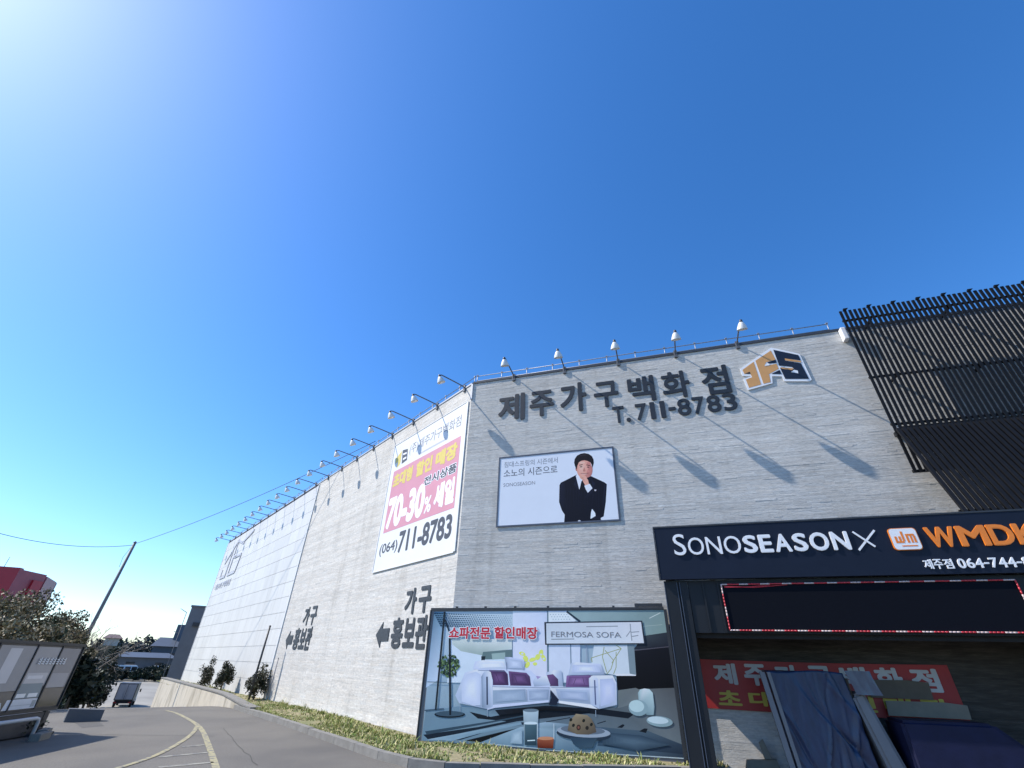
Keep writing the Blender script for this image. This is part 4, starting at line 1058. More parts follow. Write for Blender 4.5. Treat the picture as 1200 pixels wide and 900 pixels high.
def tarp_stack():
    base = (7.9, -.8, .0)
    root = empty('tarp_covered_stack', FF @ T(*base), 'tall stack of goods under a creased blue tarpaulin in front of the red banner', 'covered stack')
    mb = MB(base); rn = random.Random(9)
    nu, nz = 90, 48; rows = []
    def prof(f):                       # perimeter of the cover: left side, front, right side
        if f < .15: return 7.12, -.35 - .5 * f / .15
        if f > .85: return 8.42, -.85 + .5 * (f - .85) / .15
        return 7.12 + 1.3 * (f - .15) / .7, -.85
    ph = [rn.uniform(0, 6.3) for _ in range(8)]
    folds = [(rn.uniform(0, 1), rn.uniform(-.45, .25), rn.uniform(.008, .03), rn.uniform(.012, .045) * rn.choice((1, 1, -1)), rn.uniform(-.3, .9), rn.uniform(.25, .8)) for _ in range(34)]
    for j in range(nz + 1):
        r = []; zf = j / nz
        for i in range(nu + 1):
            f = i / nu; u, y = prof(f); z = .02 + 1.67 * zf
            w = .012 * math.sin(f * 9 + ph[0] + zf * 3)
            for f0, sl, wd_, am, zc, zl in folds:
                e_ = (f - f0 - sl * (zf - .5) - .03 * math.sin(zf * 7 + f0 * 20)) / wd_; q_ = (zf - zc) / zl
                w += am * math.exp(-e_ * e_) * math.exp(-q_ * q_)
            fl = 1.0 - .75 * zf
            z -= .02 * math.sin(f * 9 + ph[3]) * zf
            r.append(mb.v(u + .16 * (1 - zf) + .4 * w, y - w * (.5 + fl), z))
        rows.append(r)
    for j in range(nz):
        for i in range(nu):
            f = mb.bm.faces.new((rows[j][i], rows[j][i + 1], rows[j + 1][i + 1], rows[j + 1][i])); f.smooth = True
    tp = [mb.v(7.14, -.33, 1.70), mb.v(8.40, -.33, 1.70)]
    mb.bm.faces.new(rows[nz] + [tp[1], tp[0]])
    mb.build('tarpaulin', M['tarp'], root)
    ct = MB(base); ct.box(7.3, 8.5, -.78, -.3, 0, 1.6); ct.build('stacked_goods', M['card'], root)
tarp_stack()
def mattress():
    base = (8.75, -.8, 0)
    root = empty('wrapped_mattress', FF @ T(*base), 'pale upright mattress in clear plastic wrap leaning against the blue tarpaulin', 'mattress')
    mb = MB(base); mb.hull8([(8.72, -.98, .02), (9.02, -.98, .02), (9.02, -.3, .02), (8.72, -.3, .02)], [(8.46, -.9, 1.34), (8.66, -.9, 1.42), (8.66, -.3, 1.42), (8.46, -.3, 1.34)])
    bmesh.ops.bevel(mb.bm, geom=mb.bm.edges[:], offset=.05, segments=3, affect='EDGES')
    mb.build('cover', M['board_white'], root)
    wr = MB(base); rn = random.Random(2); g = []
    for i in range(9):
        g.append([wr.v(8.43 + .05 * i + .28 * (1 - j / 10) + rn.uniform(-.012, .012), -1.0 + .02 * math.sin(i * 2.1 + j) + rn.uniform(-.012, .012), .5 + 1.22 * j / 10) for j in range(11)])
    for i in range(8):
        for j in range(7, 10): wr.bm.faces.new((g[i][j], g[i + 1][j], g[i + 1][j + 1], g[i][j + 1])).smooth = True
    wr.build('plastic_wrap', M['plastic'], root)
mattress()
def navy_stack():
    base = (9.7, -.7, 0)
    root = empty('low_covered_stack', FF @ T(*base), 'low wide stack under a dark navy cover at the right under the canopy', 'covered stack')
    mb = MB(base)
    P = [(9.02, .0), (11.0, .0), (10.95, .45), (10.3, 1.03), (9.0, 1.02)]
    mb.prism(P, .35, 1.15)
    bmesh.ops.bevel(mb.bm, geom=mb.bm.edges[:], offset=.05, segments=3, affect='EDGES')
    mb.build('cover', M['navy_tarp'], root)
navy_stack()
for (a, b, c, d, o, m, lb) in ((8.98, 9.98, 1.30, 1.60, .10, 'card', 'darker flat cardboard sheet leaning over the red banner'), (9.15, 10.42, 1.03, 1.27, .16, 'card_pale', 'paler flat cardboard sheet resting on the navy cover before the red banner')):
    base = (a, -o, c); mb = MB(base); y = -o
    P = [(a, c), (b, c), (b + .02, d - .03), (b - .3, d), (a + .03, d - .01)]
    mb.prism(P, o, o + .025)
    tag(mb.build('cardboard_sheet', M[m], None, FF @ T(*base)), lb, 'cardboard', 'cardboard sheets under the canopy')
for i, (x, w, lb) in enumerate(((7.0, .09, 'left one of two pale planks leaning beside the blue tarpaulin'), (7.13, .06, 'narrower right one of two pale planks touching the blue tarpaulin'))):
    base = (x, -.9, 0); mb = MB(base)
    mb.hull8([(x + .17, -.95, 0), (x + .17 + w, -.95, 0), (x + .17 + w, -.85, 0), (x + .17, -.85, 0)], [(x, -.9, 1.66), (x + w, -.9, 1.66), (x + w, -.84, 1.66), (x, -.84, 1.66)])
    tag(mb.build('leaning_plank', M['board_white'], None, FF @ T(*base)), lb, 'plank', 'planks beside the tarpaulin')
base = (6.75, -.3, 0); mb = MB(base)
mb.hull8([(6.45, -.3, 0), (7.1, -.3, 0), (7.1, -.14, 0), (6.45, -.14, 0)], [(6.52, -.28, .22), (7.05, -.28, .26), (7.05, -.18, .26), (6.52, -.18, .22)]); mb.hull8([(6.84, -.31, .26), (6.97, -.31, .26), (6.97, -.2, .26), (6.84, -.2, .26)], [(6.8, -.28, .50), (6.88, -.28, .56), (6.88, -.22, .56), (6.8, -.22, .50)])
tag(mb.build('timber_offcut', M['card_pale'], None, FF @ T(*base)), 'small sunlit pale timber offcut on the ground between post and tarpaulin', 'offcut')
# pavement under the canopy
mb = MB(); mb.box(5.3, UE, -2.6, .0, -.05, .012); o = mb.build('pavement', M['kerb'], None, FF); o['kind'] = 'structure'

# ------------------------------------------------------------------ plants
def leafy(mb, c, r, n, size, tones, rn, flat=1.0, clumps=None, inner=.25):
    """leaf sized faces spread through clumps of a crown"""
    c = Vector(c); cl = []
    for i in range(clumps or 14):
        d = Vector((rn.gauss(0, 1), rn.gauss(0, 1), rn.gauss(0, 1))).normalized(); k = rn.uniform(inner, .85)
        cl.append((c + Vector((d.x * r[0] * k, d.y * r[1] * k, d.z * r[2] * k)), rn.uniform(.26, .46), rn.uniform(.75, 1.25)))
    for i in range(n):
        cc, cr_, tn = rn.choice(cl)
        d = Vector((rn.gauss(0, 1), rn.gauss(0, 1), rn.gauss(0, 1))).normalized() * (rn.random() ** .45)
        p = cc + Vector((d.x * r[0], d.y * r[1], d.z * r[2])) * cr_
        n_ = Vector((rn.gauss(0, 1), rn.gauss(0, 1), rn.gauss(0, 1) + .5)).normalized(); a = n_.orthogonal().normalized()
        a.rotate(Matrix.Rotation(rn.uniform(0, 6.28), 3, n_)); b = n_.cross(a); s = size * rn.uniform(.6, 1.4)
        t = rn.choice(tones); k = tn * rn.uniform(.8, 1.2); t = (t[0] * k, t[1] * k, t[2] * k)
        mb.face([p - a * s * .5, p + b * s * .28, p + a * s * .6, p - b * s * .28], tone=t)
def branch(mb, p, d, L, r, depth, rn, spread=.6, up=.25, n=5):
    q = p + d * L * .5 + Vector((rn.uniform(-1, 1), rn.uniform(-1, 1), 0)) * L * .05; e = p + d * L
    mb.tube([p, q, e], [r, r * .8, r * .6], n, cap=False)
    if depth == 0: return
    for k in range(rn.choice((2, 3, 3))):
        nd = (d + Vector((rn.gauss(0, spread), rn.gauss(0, spread), rn.gauss(0, spread * .6) + up))).normalized()
        branch(mb, (q if k == 2 else e), nd, L * rn.uniform(.6, .85), r * .6, depth - 1, rn, spread, up, max(3, n - 1))
GREEN = [(.045, .06, .026), (.06, .072, .03), (.035, .048, .024), (.075, .075, .036)]
OLIVE = [(.25, .21, .115), (.16, .145, .075), (.33, .27, .17), (.10, .09, .05), (.22, .17, .10)]
DARK = [(.022, .034, .022), (.03, .042, .026), (.018, .026, .018)]
def tree(pos, h, r, n, size, tones, label, seed, name='evergreen_tree', cat='tree', group=None, trunk=True, cz=.62, clumps=16):
    rn = random.Random(seed); pos = Vector(pos)
    root = empty(name, T(*pos), label, cat, group)
    t = MB(); c0 = h * cz
    t.tube([(0, 0, -.2), (rn.uniform(-.1, .1), rn.uniform(-.1, .1), h * .35), (rn.uniform(-.2, .2), rn.uniform(-.2, .2), h * .7)], [h * .03, h * .022, h * .009], 7)
    for k in range(6):
        a = rn.uniform(0, 6.28); z = h * rn.uniform(.25, .6)
        e = Vector((math.cos(a) * r * .7, math.sin(a) * r * .7, z + h * rn.uniform(.08, .25))); t.tube([(0, 0, z), tuple(e * .5 + Vector((0, 0, z * .5))), tuple(e)], [h * .011, h * .008, h * .003], 5)
    t.build('trunk', M['bark'], root)
    c = MB(); leafy(c, (0, 0, c0), (r, r, h * (1 - cz) * 1.05), n, size, tones, rn, clumps=clumps)
    c.build('crown', M['leaf'], root, normals=False)
    return root
def tp(px, py, D):                    # where a thing stands: below this pixel, D metres away
    p = at(px, py, D); return Vector((p.x, p.y, gz(p)))
# evergreens behind the board on the left
GT = 'olive trees behind the advertising board'
for (px, D, top, r, n, sd, lb) in ((-20, 27, 700, 1.5, 3200, 1, 'olive green tree at the left frame edge below the red building'),
                                  (22, 29, 695, 1.7, 4200, 2, 'bushy olive tree directly below the dark red wall panel'),
                                  (52, 30, 703, 1.6, 4200, 3, 'tallest bushy olive tree below the right end of the red building'),
                                  (80, 31, 716, 1.35, 3400, 4, 'rightmost bushy olive tree, beside the bare grey tree'),
                                  (8, 24.5, 728, 1.2, 2600, 5, 'low olive bush just above the left end of the advertising board'),
                                  (62, 25.5, 737, 1.1, 2600, 6, 'low olive bush just above the right end of the advertising board')):
    p = tp(px, 745, D); zt = at(px, top, D).z
    tree(p, zt - p.z, r, int(n * 1.7), .115, OLIVE if sd % 2 else OLIVE + GREEN[:2], lb, sd, group=GT)
def bare_tree(pos, h, label, seed):
    rn = random.Random(seed); root = empty('bare_tree', T(*pos), label, 'tree', 'bare trees by the pole')
    t = MB(); t.tube([(0, 0, -.2), (.05, 0, h * .3)], [.09, .07], 7); t.build('trunk', M['twig'], root)
    c = MB()
    for k in range(5): branch(c, Vector((.05, 0, h * .28)), Vector((rn.gauss(0, .55), rn.gauss(0, .55), 1)).normalized(), h * .24, .04, 4, rn, .5, .12, 4)
    c.build('crown', M['twig'], root)
p = tp(110, 760, 33); bare_tree(p, at(110, 716, 33).z - p.z, 'leafless grey tree standing at the foot of the leaning pole', 11)
p = tp(97, 755, 32); bare_tree(p, at(97, 722, 32).z - p.z, 'leafless twiggy grey tree half hidden behind the olive trees', 12)
# dark hedge trees beyond the lot
hz = [(100, 62, 757, 2.0), (112, 66, 762, 2.2), (124, 70, 759, 2.0), (106, 58, 772, 1.8), (118, 60, 780, 1.5), (98, 50, 776, 1.6), (88, 46, 770, 1.8),
      (136, 97, 782, 1.5), (150, 99, 785, 1.6), (163, 98, 783, 1.4), (176, 99, 780, 1.7), (188, 98, 779, 1.8), (198, 97, 776, 1.9), (128, 98, 779, 1.8), (99, 31, 768, .9), (110, 31.5, 782, .7)]
for i, (px, D, top, r) in enumerate(hz):
    p = tp(px, 780, D); zt = at(px, top, D).z
    nm = ['at the left edge of the far lot', 'along the back of the far lot', 'at the foot of the bare trees'][i // 7]
    pos_ = ['first', 'second', 'third', 'fourth', 'fifth', 'sixth', 'seventh']
    lb = 'dark bush %s, %s from left in its row' % (nm, pos_[i % 7])
    tree(p, zt - p.z, r, 1500, .28, DARK if i % 3 else DARK + GREEN[:1], lb, 30 + i, 'dark_bush', 'bush', 'dark bushes around the far lot', cz=.55)
# far trees on the skyline
for i, (px, D, top, r) in enumerate(((128, 150, 748, 4), (140, 155, 752, 4.5), (152, 160, 750, 4), (163, 165, 748, 4.2), (177, 158, 741, 3.0), (170, 150, 750, 4), (118, 140, 746, 4))):
    p = tp(px, 765, D); zt = at(px, top, D).z
    tree(p, zt - p.z, r, 700, .7, [(.05, .065, .06), (.04, .055, .05)], 'hazy dark skyline tree, ' + ['left of the small brown roof', 'right of the small brown roof', 'in the dip of the treeline', 'left of the pointed treetop', 'the narrow pointed one', 'just below the pointed treetop', 'behind the bare tree'][i], 60 + i, 'skyline_tree', 'tree', 'skyline trees')
# trimmed shrubs on the bank
for i, (px, py, r, h, lb) in enumerate(((246, 800, .52, 1.35, 'round dark shrub, left one of the pair before the white wall'), (262, 801, .46, 1.25, 'round dark trimmed shrub, right one of the pair before the white wall'), (301, 806, .5, 1.3, 'bushy dark shrub at the foot of the dark post by the wall seam'))):
    s_, t_ = ((33.3, 6.55), (30.2, 6.8), (25.1, 7.05))[i]
    p = ST(s_, t_, .2)
    tree(p, h, r, 2600, .085, [(.03, .04, .022), (.05, .055, .03), (.07, .06, .035)], lb, 80 + i, 'trimmed_shrub', 'shrub', 'trimmed shrubs on the bank', cz=.46, clumps=22)
# grass on the verge
def grass():
    mb = MB(); rn = random.Random(21)
    tones = [(.40, .37, .15), (.47, .43, .20), (.27, .31, .09), (.17, .23, .06), (.54, .48, .26), (.22, .27, .08)]
    def clump(p, h, n, sp):
        for k in range(n):
            a = rn.uniform(0, 6.28); b = Vector((math.cos(a), math.sin(a), 0)); q = p + Vector((rn.gauss(0, sp), rn.gauss(0, sp), 0))
            hh = h * rn.uniform(.5, 1.25); w = .012 * rn.uniform(.7, 1.6); s = Vector((-b.y, b.x, 0)) * w
            m_ = q + b * hh * .3 + Z * hh * .6; e = q + b * hh * rn.uniform(.4, .9) + Z * hh * rn.uniform(.7, 1)
            t = rn.choice(tones); k_ = rn.uniform(.8, 1.2); t = tuple(v * k_ for v in t)
            mb.face([q - s, q + s, m_ + s * .7, m_ - s * .7], tone=t); mb.face([m_ - s * .7, m_ + s * .7, e], tone=t)
    segs = len(VK) - 1
    ar = []
    for i in range(segs): ar.append(((VK[i] - VK[i + 1]).length * ((VK[i] - VW[i]).length + (VK[i + 1] - VW[i + 1]).length) / 2) * (.35 if i == 0 else 1))
    for c in range(3600):
        i = rn.choices(range(segs), ar)[0]; a = rn.random(); f = rn.random()
        if rn.random() < .12: f = f * .08
        p = VK[i].lerp(VK[i + 1], a).lerp(VW[i].lerp(VW[i + 1], a), .02 + .94 * f)
        if ((p - K).dot(dF) > -.7) and ((p - K).dot(Vector((dF.y, -dF.x, 0))) < .16): continue
        if math.sin(p.x * 2.1 + 1.3 * math.sin(p.y * 1.7)) * math.sin(p.y * 1.3 + p.x * .6) < -.25 and rn.random() < .8: continue
        p.z = .08 + .05 * f * sm(11, 16, st_of(p)[0])
        tall = rn.random() < .06
        clump(p, rn.uniform(.04, .09) * (2.4 if tall else 1) * (.7 + .5 * math.sin(p.x * 3.3 + p.y * 2.2)) + .02, 8 if not tall else 5, .05 if not tall else .02)
    o = mb.build('grass', M['grass'], normals=False); tag(o, 'dry yellow and green grass along the foot of the walls', 'grass', kind='stuff')
grass()

# posts on the bank
def post(base, top, r, m, name, label, cat):
    b = Vector(base); mb = MB(b); mb.tube([b + Vector((0, 0, -.2)), top], r, 8)
    mb.lathe([(0, r), (.02, r * 1.25), (.05, 0)], Vector(top), (0, 0, 1), 8)
    tag(mb.build(name, m, None, T(*b)), label, cat)
p = ST(24.6, 6.72, .2); 
def zat(p, py):
    lo, hi = -10, 60
    for i in range(50):
        m_ = (lo + hi) / 2; d = Vector((p.x, p.y, m_)) - EYE; y = 450 - FPX * d.dot(cu) / d.dot(fw)
        if y > py: lo = m_
        else: hi = m_
    return lo
post(p, Vector((p.x, p.y, zat(p, 734))) + Vector((.05, 0, 0)), .045, M['frame_dark'], 'dark_post', 'thin dark upright post in front of the white panel wall', 'post')
p = ST(24.0, 7.3, .2)
post(p, Vector((p.x, p.y, zat(p, 772))), .022, M['fade_grey'], 'thin_stake', 'thin grey stake against the stone wall right of the seam', 'stake')

# ------------------------------------------------------------------ pole and wires
def pole():
    D = 40; t = at(158, 636.5, D); b = at(106.5, 736, D); d = (t - b); g = gz(b)
    k = (g - .3 - t.z) / d.z; b0 = t + d * k
    root = empty('utility_pole', T(b0.x, b0.y, g), 'tall thin leaning grey pole carrying a wire', 'utility pole')
    off = Vector((b0.x, b0.y, g))
    mb = MB(off); mb.tube([b0, t], [.13, .085], 10); mb.build('shaft', M['pole'], root)
    f = MB(off); f.lathe([(0, .09), (.05, .1), (.12, .03)], t, (0, 0, 1), 8); f.tube([t - Z * .25 + Vector((-.12, 0, 0)), t - Z * .9 + Vector((-.35, 0, 0)), t - Z * 1.5 + Vector((-.3, 0, 0))], .012, 5); f.build('wire_clamp', M['pole'], root)
    return t
PT = pole()
def wire(a, b, sag, label, r=.015):
    mb = MB(a); P = []
    for i in range(25):
        f = i / 24; p = a.lerp(b, f); p.z -= sag * 4 * f * (1 - f); P.append(p)
    mb.tube(P, r, 5); tag(mb.build('overhead_wire', M['wire'], None, T(*a)), label, 'wire', 'overhead wires')
wire(PT + Z * -.12, at(-60, 606, 33), .55, 'slack overhead wire running from the pole out of the left frame edge')
pu_ = unproj(FL, 440, 517, -.6); pr = FL @ Vector((pu_[0], .6, pu_[1])); wire(PT + Z * -.05, pr, .35, 'slack overhead wire running from the pole to the building roof')

# ------------------------------------------------------------------ far buildings
def red_building():
    D = 48; P = lambda x, y, d=D: at(x, y, d)
    a = P(-70, 664, 52); b = P(23.5, 667, 50); c = P(54, 676.5, 52); e = P(66.5, 682.5, 56)
    zt = b.z; zb = P(25, 702, 50).z; g = gz(b)
    root = empty('red_roofed_building', T(b.x, b.y, g), 'building with red and faded maroon upper walls behind the olive trees', 'building')
    off = Vector((b.x, b.y, g)); bk = Vector((-14, 10, 0))
    def slab(p, q, z0, z1, m, name, dep=.5):
        mb = MB(off); n = Vector((-(q - p).y, (q - p).x, 0)).normalized() * dep
        if n.dot(p) < 0: n = -n
        r = [p, q, q + n, p + n]; mb.hull8([(v.x, v.y, z0) for v in r], [(v.x, v.y, z1) for v in r]); return mb.build(name, m, root)
    slab(a, b, zb, zt + .1, M['red_wall'], 'red_panel'); slab(b, c, zb - .1, zt, M['maroon_wall'], 'maroon_panel')
    f0 = c + (b - c).normalized() * .9
    slab(f0 - c.normalized() * .25, c - c.normalized() * .25, zb, c.z - .35, M['red_wall'], 'red_panel', .2)
    slab(c + (e - c) * .1, e, zb - .6, e.z, M['maroon_wall'], 'maroon_panel'); slab(e + (e - c).normalized() * .02, e + (e - c).normalized() * .3, zb - .6, e.z - .05, M['dark_wall'], 'end_panel', .3)
    i1 = b + (b.normalized()) * .6
    slab(a + a.normalized() * .6, i1, g, zb - .02, M['grey_wall'], 'wall'); slab(i1, c + c.normalized() * .6, g, zb - .12, M['grey_wall'], 'wall')
    mb = MB(off); rr = [a + a.normalized() * .52, b + b.normalized() * .52, c + c.normalized() * .52, e + e.normalized() * .5, e + bk * .6, a + bk]
    mb.hull8([(v.x, v.y, zb + .1) for v in rr], [(v.x, v.y, e.z - .1) for v in rr]); mb.build('roof', M['dark_wall'], root)
    ant = MB(off); q = a.lerp(b, .78); ant.tube([(q.x, q.y, zt), (q.x, q.y, zt + .75)], .018, 5); ant.build('antenna', M['pole'], root)
red_building()
def box_building(name, corner, right, depth, z0, z1, m, label, cat='building', extra=None):
    """front left corner, vector along the front, vector backwards"""
    c = Vector(corner); root = empty(name, T(c.x, c.y, z0), label, cat); off = Vector((c.x, c.y, z0))
    mb = MB(off); r = [c, c + right, c + right + depth, c + depth]
    mb.hull8([(v.x, v.y, z0) for v in r], [(v.x, v.y, z1) for v in r]); mb.build('wall', m, root)
    cp = MB(off); e = .08; u = right.normalized() * e; v_ = depth.normalized() * e
    r = [c - u - v_, c + right + u - v_, c + right + depth + u + v_, c + depth - u + v_]
    cp.hull8([(v.x, v.y, z1 + .003) for v in r], [(v.x, v.y, z1 + .14) for v in r]); cp.build('parapet', m, root)
    if extra: extra(root, off, c, right, depth, z0, z1)
    return root
def grey_extra(root, off, c, right, depth, z0, z1):
    mb = MB(off); p = c + right * .06 - depth.normalized() * .2
    q = p + right.normalized() * .7; mb.hull8([(v.x, v.y, z1 - 1.55) for v in (p, q, q + depth.normalized() * .19, p + depth.normalized() * .19)], [(v.x, v.y, z1 - 1.25) for v in (p, q, q + depth.normalized() * .19, p + depth.normalized() * .19)])
    mb.build('wall_unit', M['coping'], root)
    an = MB(off)
    for k, (h, x) in enumerate(((1.9, 0.0),)):
        pass
    pl = c - right.normalized() * .25 - depth.normalized() * .1
    an.tube([(pl.x, pl.y, z0), (pl.x, pl.y, z1 - .5)], .03, 5); an.tube([(pl.x, pl.y, z1 - .5), (pl.x - .6, pl.y - .1, z1 - .2)], .025, 5); an.tube([(pl.x, pl.y, z1 - 2.2), (pl.x - .5, pl.y - .1, z1 - 2.0)], .025, 5)
    an.build('mast', M['pole'], root)
cG = at(225, 711, 55); vG = Vector((cG.x, cG.y, 0)).normalized(); vG.rotate(Matrix.Rotation(rad(-4), 3, 'Z')); rG = Vector((vG.y, -vG.x, 0)); box_building('grey_building', (cG.x, cG.y, 0), rG * 9, vG * 14, gz(cG), cG.z, M['grey_wall'], 'plain dark grey block beyond the far end of the white panel wall', extra=grey_extra)
def house(name, px0, px1, pyr, pye, pyb, D, mw, mr, label, extra=None):
    """hipped house seen across the lot: eave and ridge heights read from the photo"""
    a = at(px0, pye, D); b = at(px1, pye, D); zr = at((px0 + px1) / 2, pyr, D).z; ze = a.z; g = gz(a) - .3
    root = empty(name, T(a.x, a.y, g), label, 'building'); off = Vector((a.x, a.y, g))
    r = b - a; r.z = 0; back = Vector((a.x, a.y, 0)).normalized() * 8
    mb = MB(off); P = [a, a + r, a + r + back, a + back]
    mb.hull8([(v.x, v.y, g) for v in P], [(v.x, v.y, ze) for v in P]); w = mb.build('wall', mw, root)
    u = r.normalized() * .5; v_ = back.normalized() * .5
    Q = [a - u - v_, a + r + u - v_, a + r + back + u + v_, a + back - u + v_]
    S_ = [a + r * .12 + back * .4, a + r * .88 + back * .4, a + r * .88 + back * .6, a + r * .12 + back * .6]
    mb = MB(off); mb.hull8([(v.x, v.y, ze + .003) for v in Q], [(v.x, v.y, zr) for v in S_]); mb.build('roof', mr, root)
    n = max(2, int(r.length / 4))
    for k in range(n):
        f = (k + .5) / n; p = a + r * f - back.normalized() * .03; h = (ze - g)
        wb = MB(off); t = r.normalized() * .6; d = back.normalized() * .028
        wb.hull8([(v.x, v.y, g + h * .45) for v in (p - t, p + t, p + t + d, p - t + d)], [(v.x, v.y, g + h * .8) for v in (p - t, p + t, p + t + d, p - t + d)]); wb.build('window', M['glass'], root)
    if extra: extra(root, off, a, r, back, ze, zr)
def chim(root, off, a, r, back, ze, zr):
    mb = MB(off); p = a + r * .9 + back * .3; mb.box(p.x - 1.2, p.x + 1.2, p.y - .8, p.y + .8, zr - .6, zr + 2.2); mb.build('stair_tower', M['blue_roof'], root)
    m2 = MB(off); m2.tube([(p.x, p.y, zr + 2.2), (p.x + .1, p.y, zr + 4.6)], .06, 5); m2.build('antenna', M['pole'], root)
house('blue_roofed_building', 180, 214, 746.5, 757, 775, 115, M['dark_wall'], M['blue_roof'], 'dark building with steep blue grey roof left of the grey block', chim)
house('long_shed', 138, 206, 764.5, 769.5, 778, 108, M['dark_wall'], M['blue_roof'], 'long low shed with blue grey roof behind the far lot bushes')
house('brown_roofed_house', 124, 141, 742.5, 747.5, 765, 130, M['cream_wall'], M['brown_roof'], 'small house with dull brown roof among the skyline trees')

# vehicles beyond the lot ----------------------------------------------------------
def van(px, D, m, label, yb=None):
    p = tp(px, 780, D); r = tR; d = dL
    root = empty('parked_van', frame(r, p), label, 'van', 'vans parked beyond the lot')
    mb = MB(); mb.hull8([(0, -.8, .3), (3.8, -.8, .3), (3.8, .8, .3), (0, .8, .3)], [(0, -.8, 1.1), (3.8, -.8, 1.1), (3.8, .8, 1.1), (0, .8, 1.1)])
    mb.hull8([(.02, -.78, 1.1), (3.4, -.78, 1.1), (3.4, .78, 1.1), (.02, .78, 1.1)], [(.15, -.7, 1.95), (2.6, -.7, 1.95), (2.6, .7, 1.95), (.15, .7, 1.95)]); mb.build('body', m, root)
    for x in (.3, 1.2, 2.05):
        w = MB(); w.box(x, x + .7, -.80, -.79, 1.2, 1.75); w.build('window', M['glass'], root)
    for x in (.75, 3.0):
        for y in (-.82, .62):
            w = MB(); w.lathe([(0, 0), (0, .32), (.2, .32), (.2, 0)], (x, y, .32), (0, 1, 0), 12); w.build('wheel', M['rubber'], root)
for px, lb in ((121, 'white van, leftmost of those half hidden beyond the lot bushes'), (136, 'white van in the middle beyond the lot bushes'), (181, 'white van nearest the grey block, beyond the lot bushes')):
    van(px, 103, M['van_white'], lb)
def truck():
    p = onz(140.5, 829.5, -3.0); p.z = gz(p)
    right = Vector((1, .55, 0)).normalized()
    fr = frame(right, p)
    root = empty('box_truck', fr, 'small grey box truck seen from behind, parked on the far concrete lot', 'truck')
    w = .82
    mb = MB(); mb.box(-w, w, 0, 2.6, .62, 2.1, bev=.03); mb.build('cargo_box', M['board_grey'], root)
    for s in (-1, 1):
        d = MB(); d.box(min(s * .02, s * (w - .08)), max(s * .02, s * (w - .08)), -.03, -.002, .70, 2.0, bev=.01); door = d.build('rear_door', M['truck_door'], root)
        h = MB(); h.tube([(s * .14, -.05, .72), (s * .14, -.05, 1.98)], .015, 5); h.build('lock_bar', M['galv'], door)
    c = MB(); c.hull8([(-w + .04, 2.65, .4), (w - .04, 2.65, .4), (w - .04, 4.2, .4), (-w + .04, 4.2, .4)], [(-w + .1, 2.65, 1.75), (w - .1, 2.65, 1.75), (w - .1, 3.5, 1.75), (-w + .1, 3.5, 1.75)]); c.build('cab', M['van_white'], root)
    ch = MB(); ch.box(-.6, .6, .05, 4.0, .45, .6); ch.box(-w + .05, w - .05, -.05, .04, .36, .52); ch.build('chassis', M['rubber'], root)
    for x in (-w + .02, w - .24):
        for y in (.8, 3.4):
            wh = MB(); wh.lathe([(0, 0), (0, .2), (.02, .3), (.2, .3), (.22, .2), (.22, 0)], (x, y, .3), (1, 0, 0), 16); wh.build('wheel', M['rubber'], root)
    for s in (-1, 1):
        t = MB(); t.box(s * .62 - .12, s * .62 + .12, -.07, -.051, .4, .5); t.build('tail_light', M['tail'], root)
        mr = MB(); mr.box(s * (w + .14) - .06, s * (w + .14) + .06, 2.9, 2.94, 1.2, 1.5); mr.build('mirror', M['rubber'], root)
        br = MB(); br.tube([(s * (w - .06), 2.95, 1.4), (s * (w + .14), 2.95, 1.4)], .012, 5); br.build('mirror_arm', M['rubber'], root)
truck()

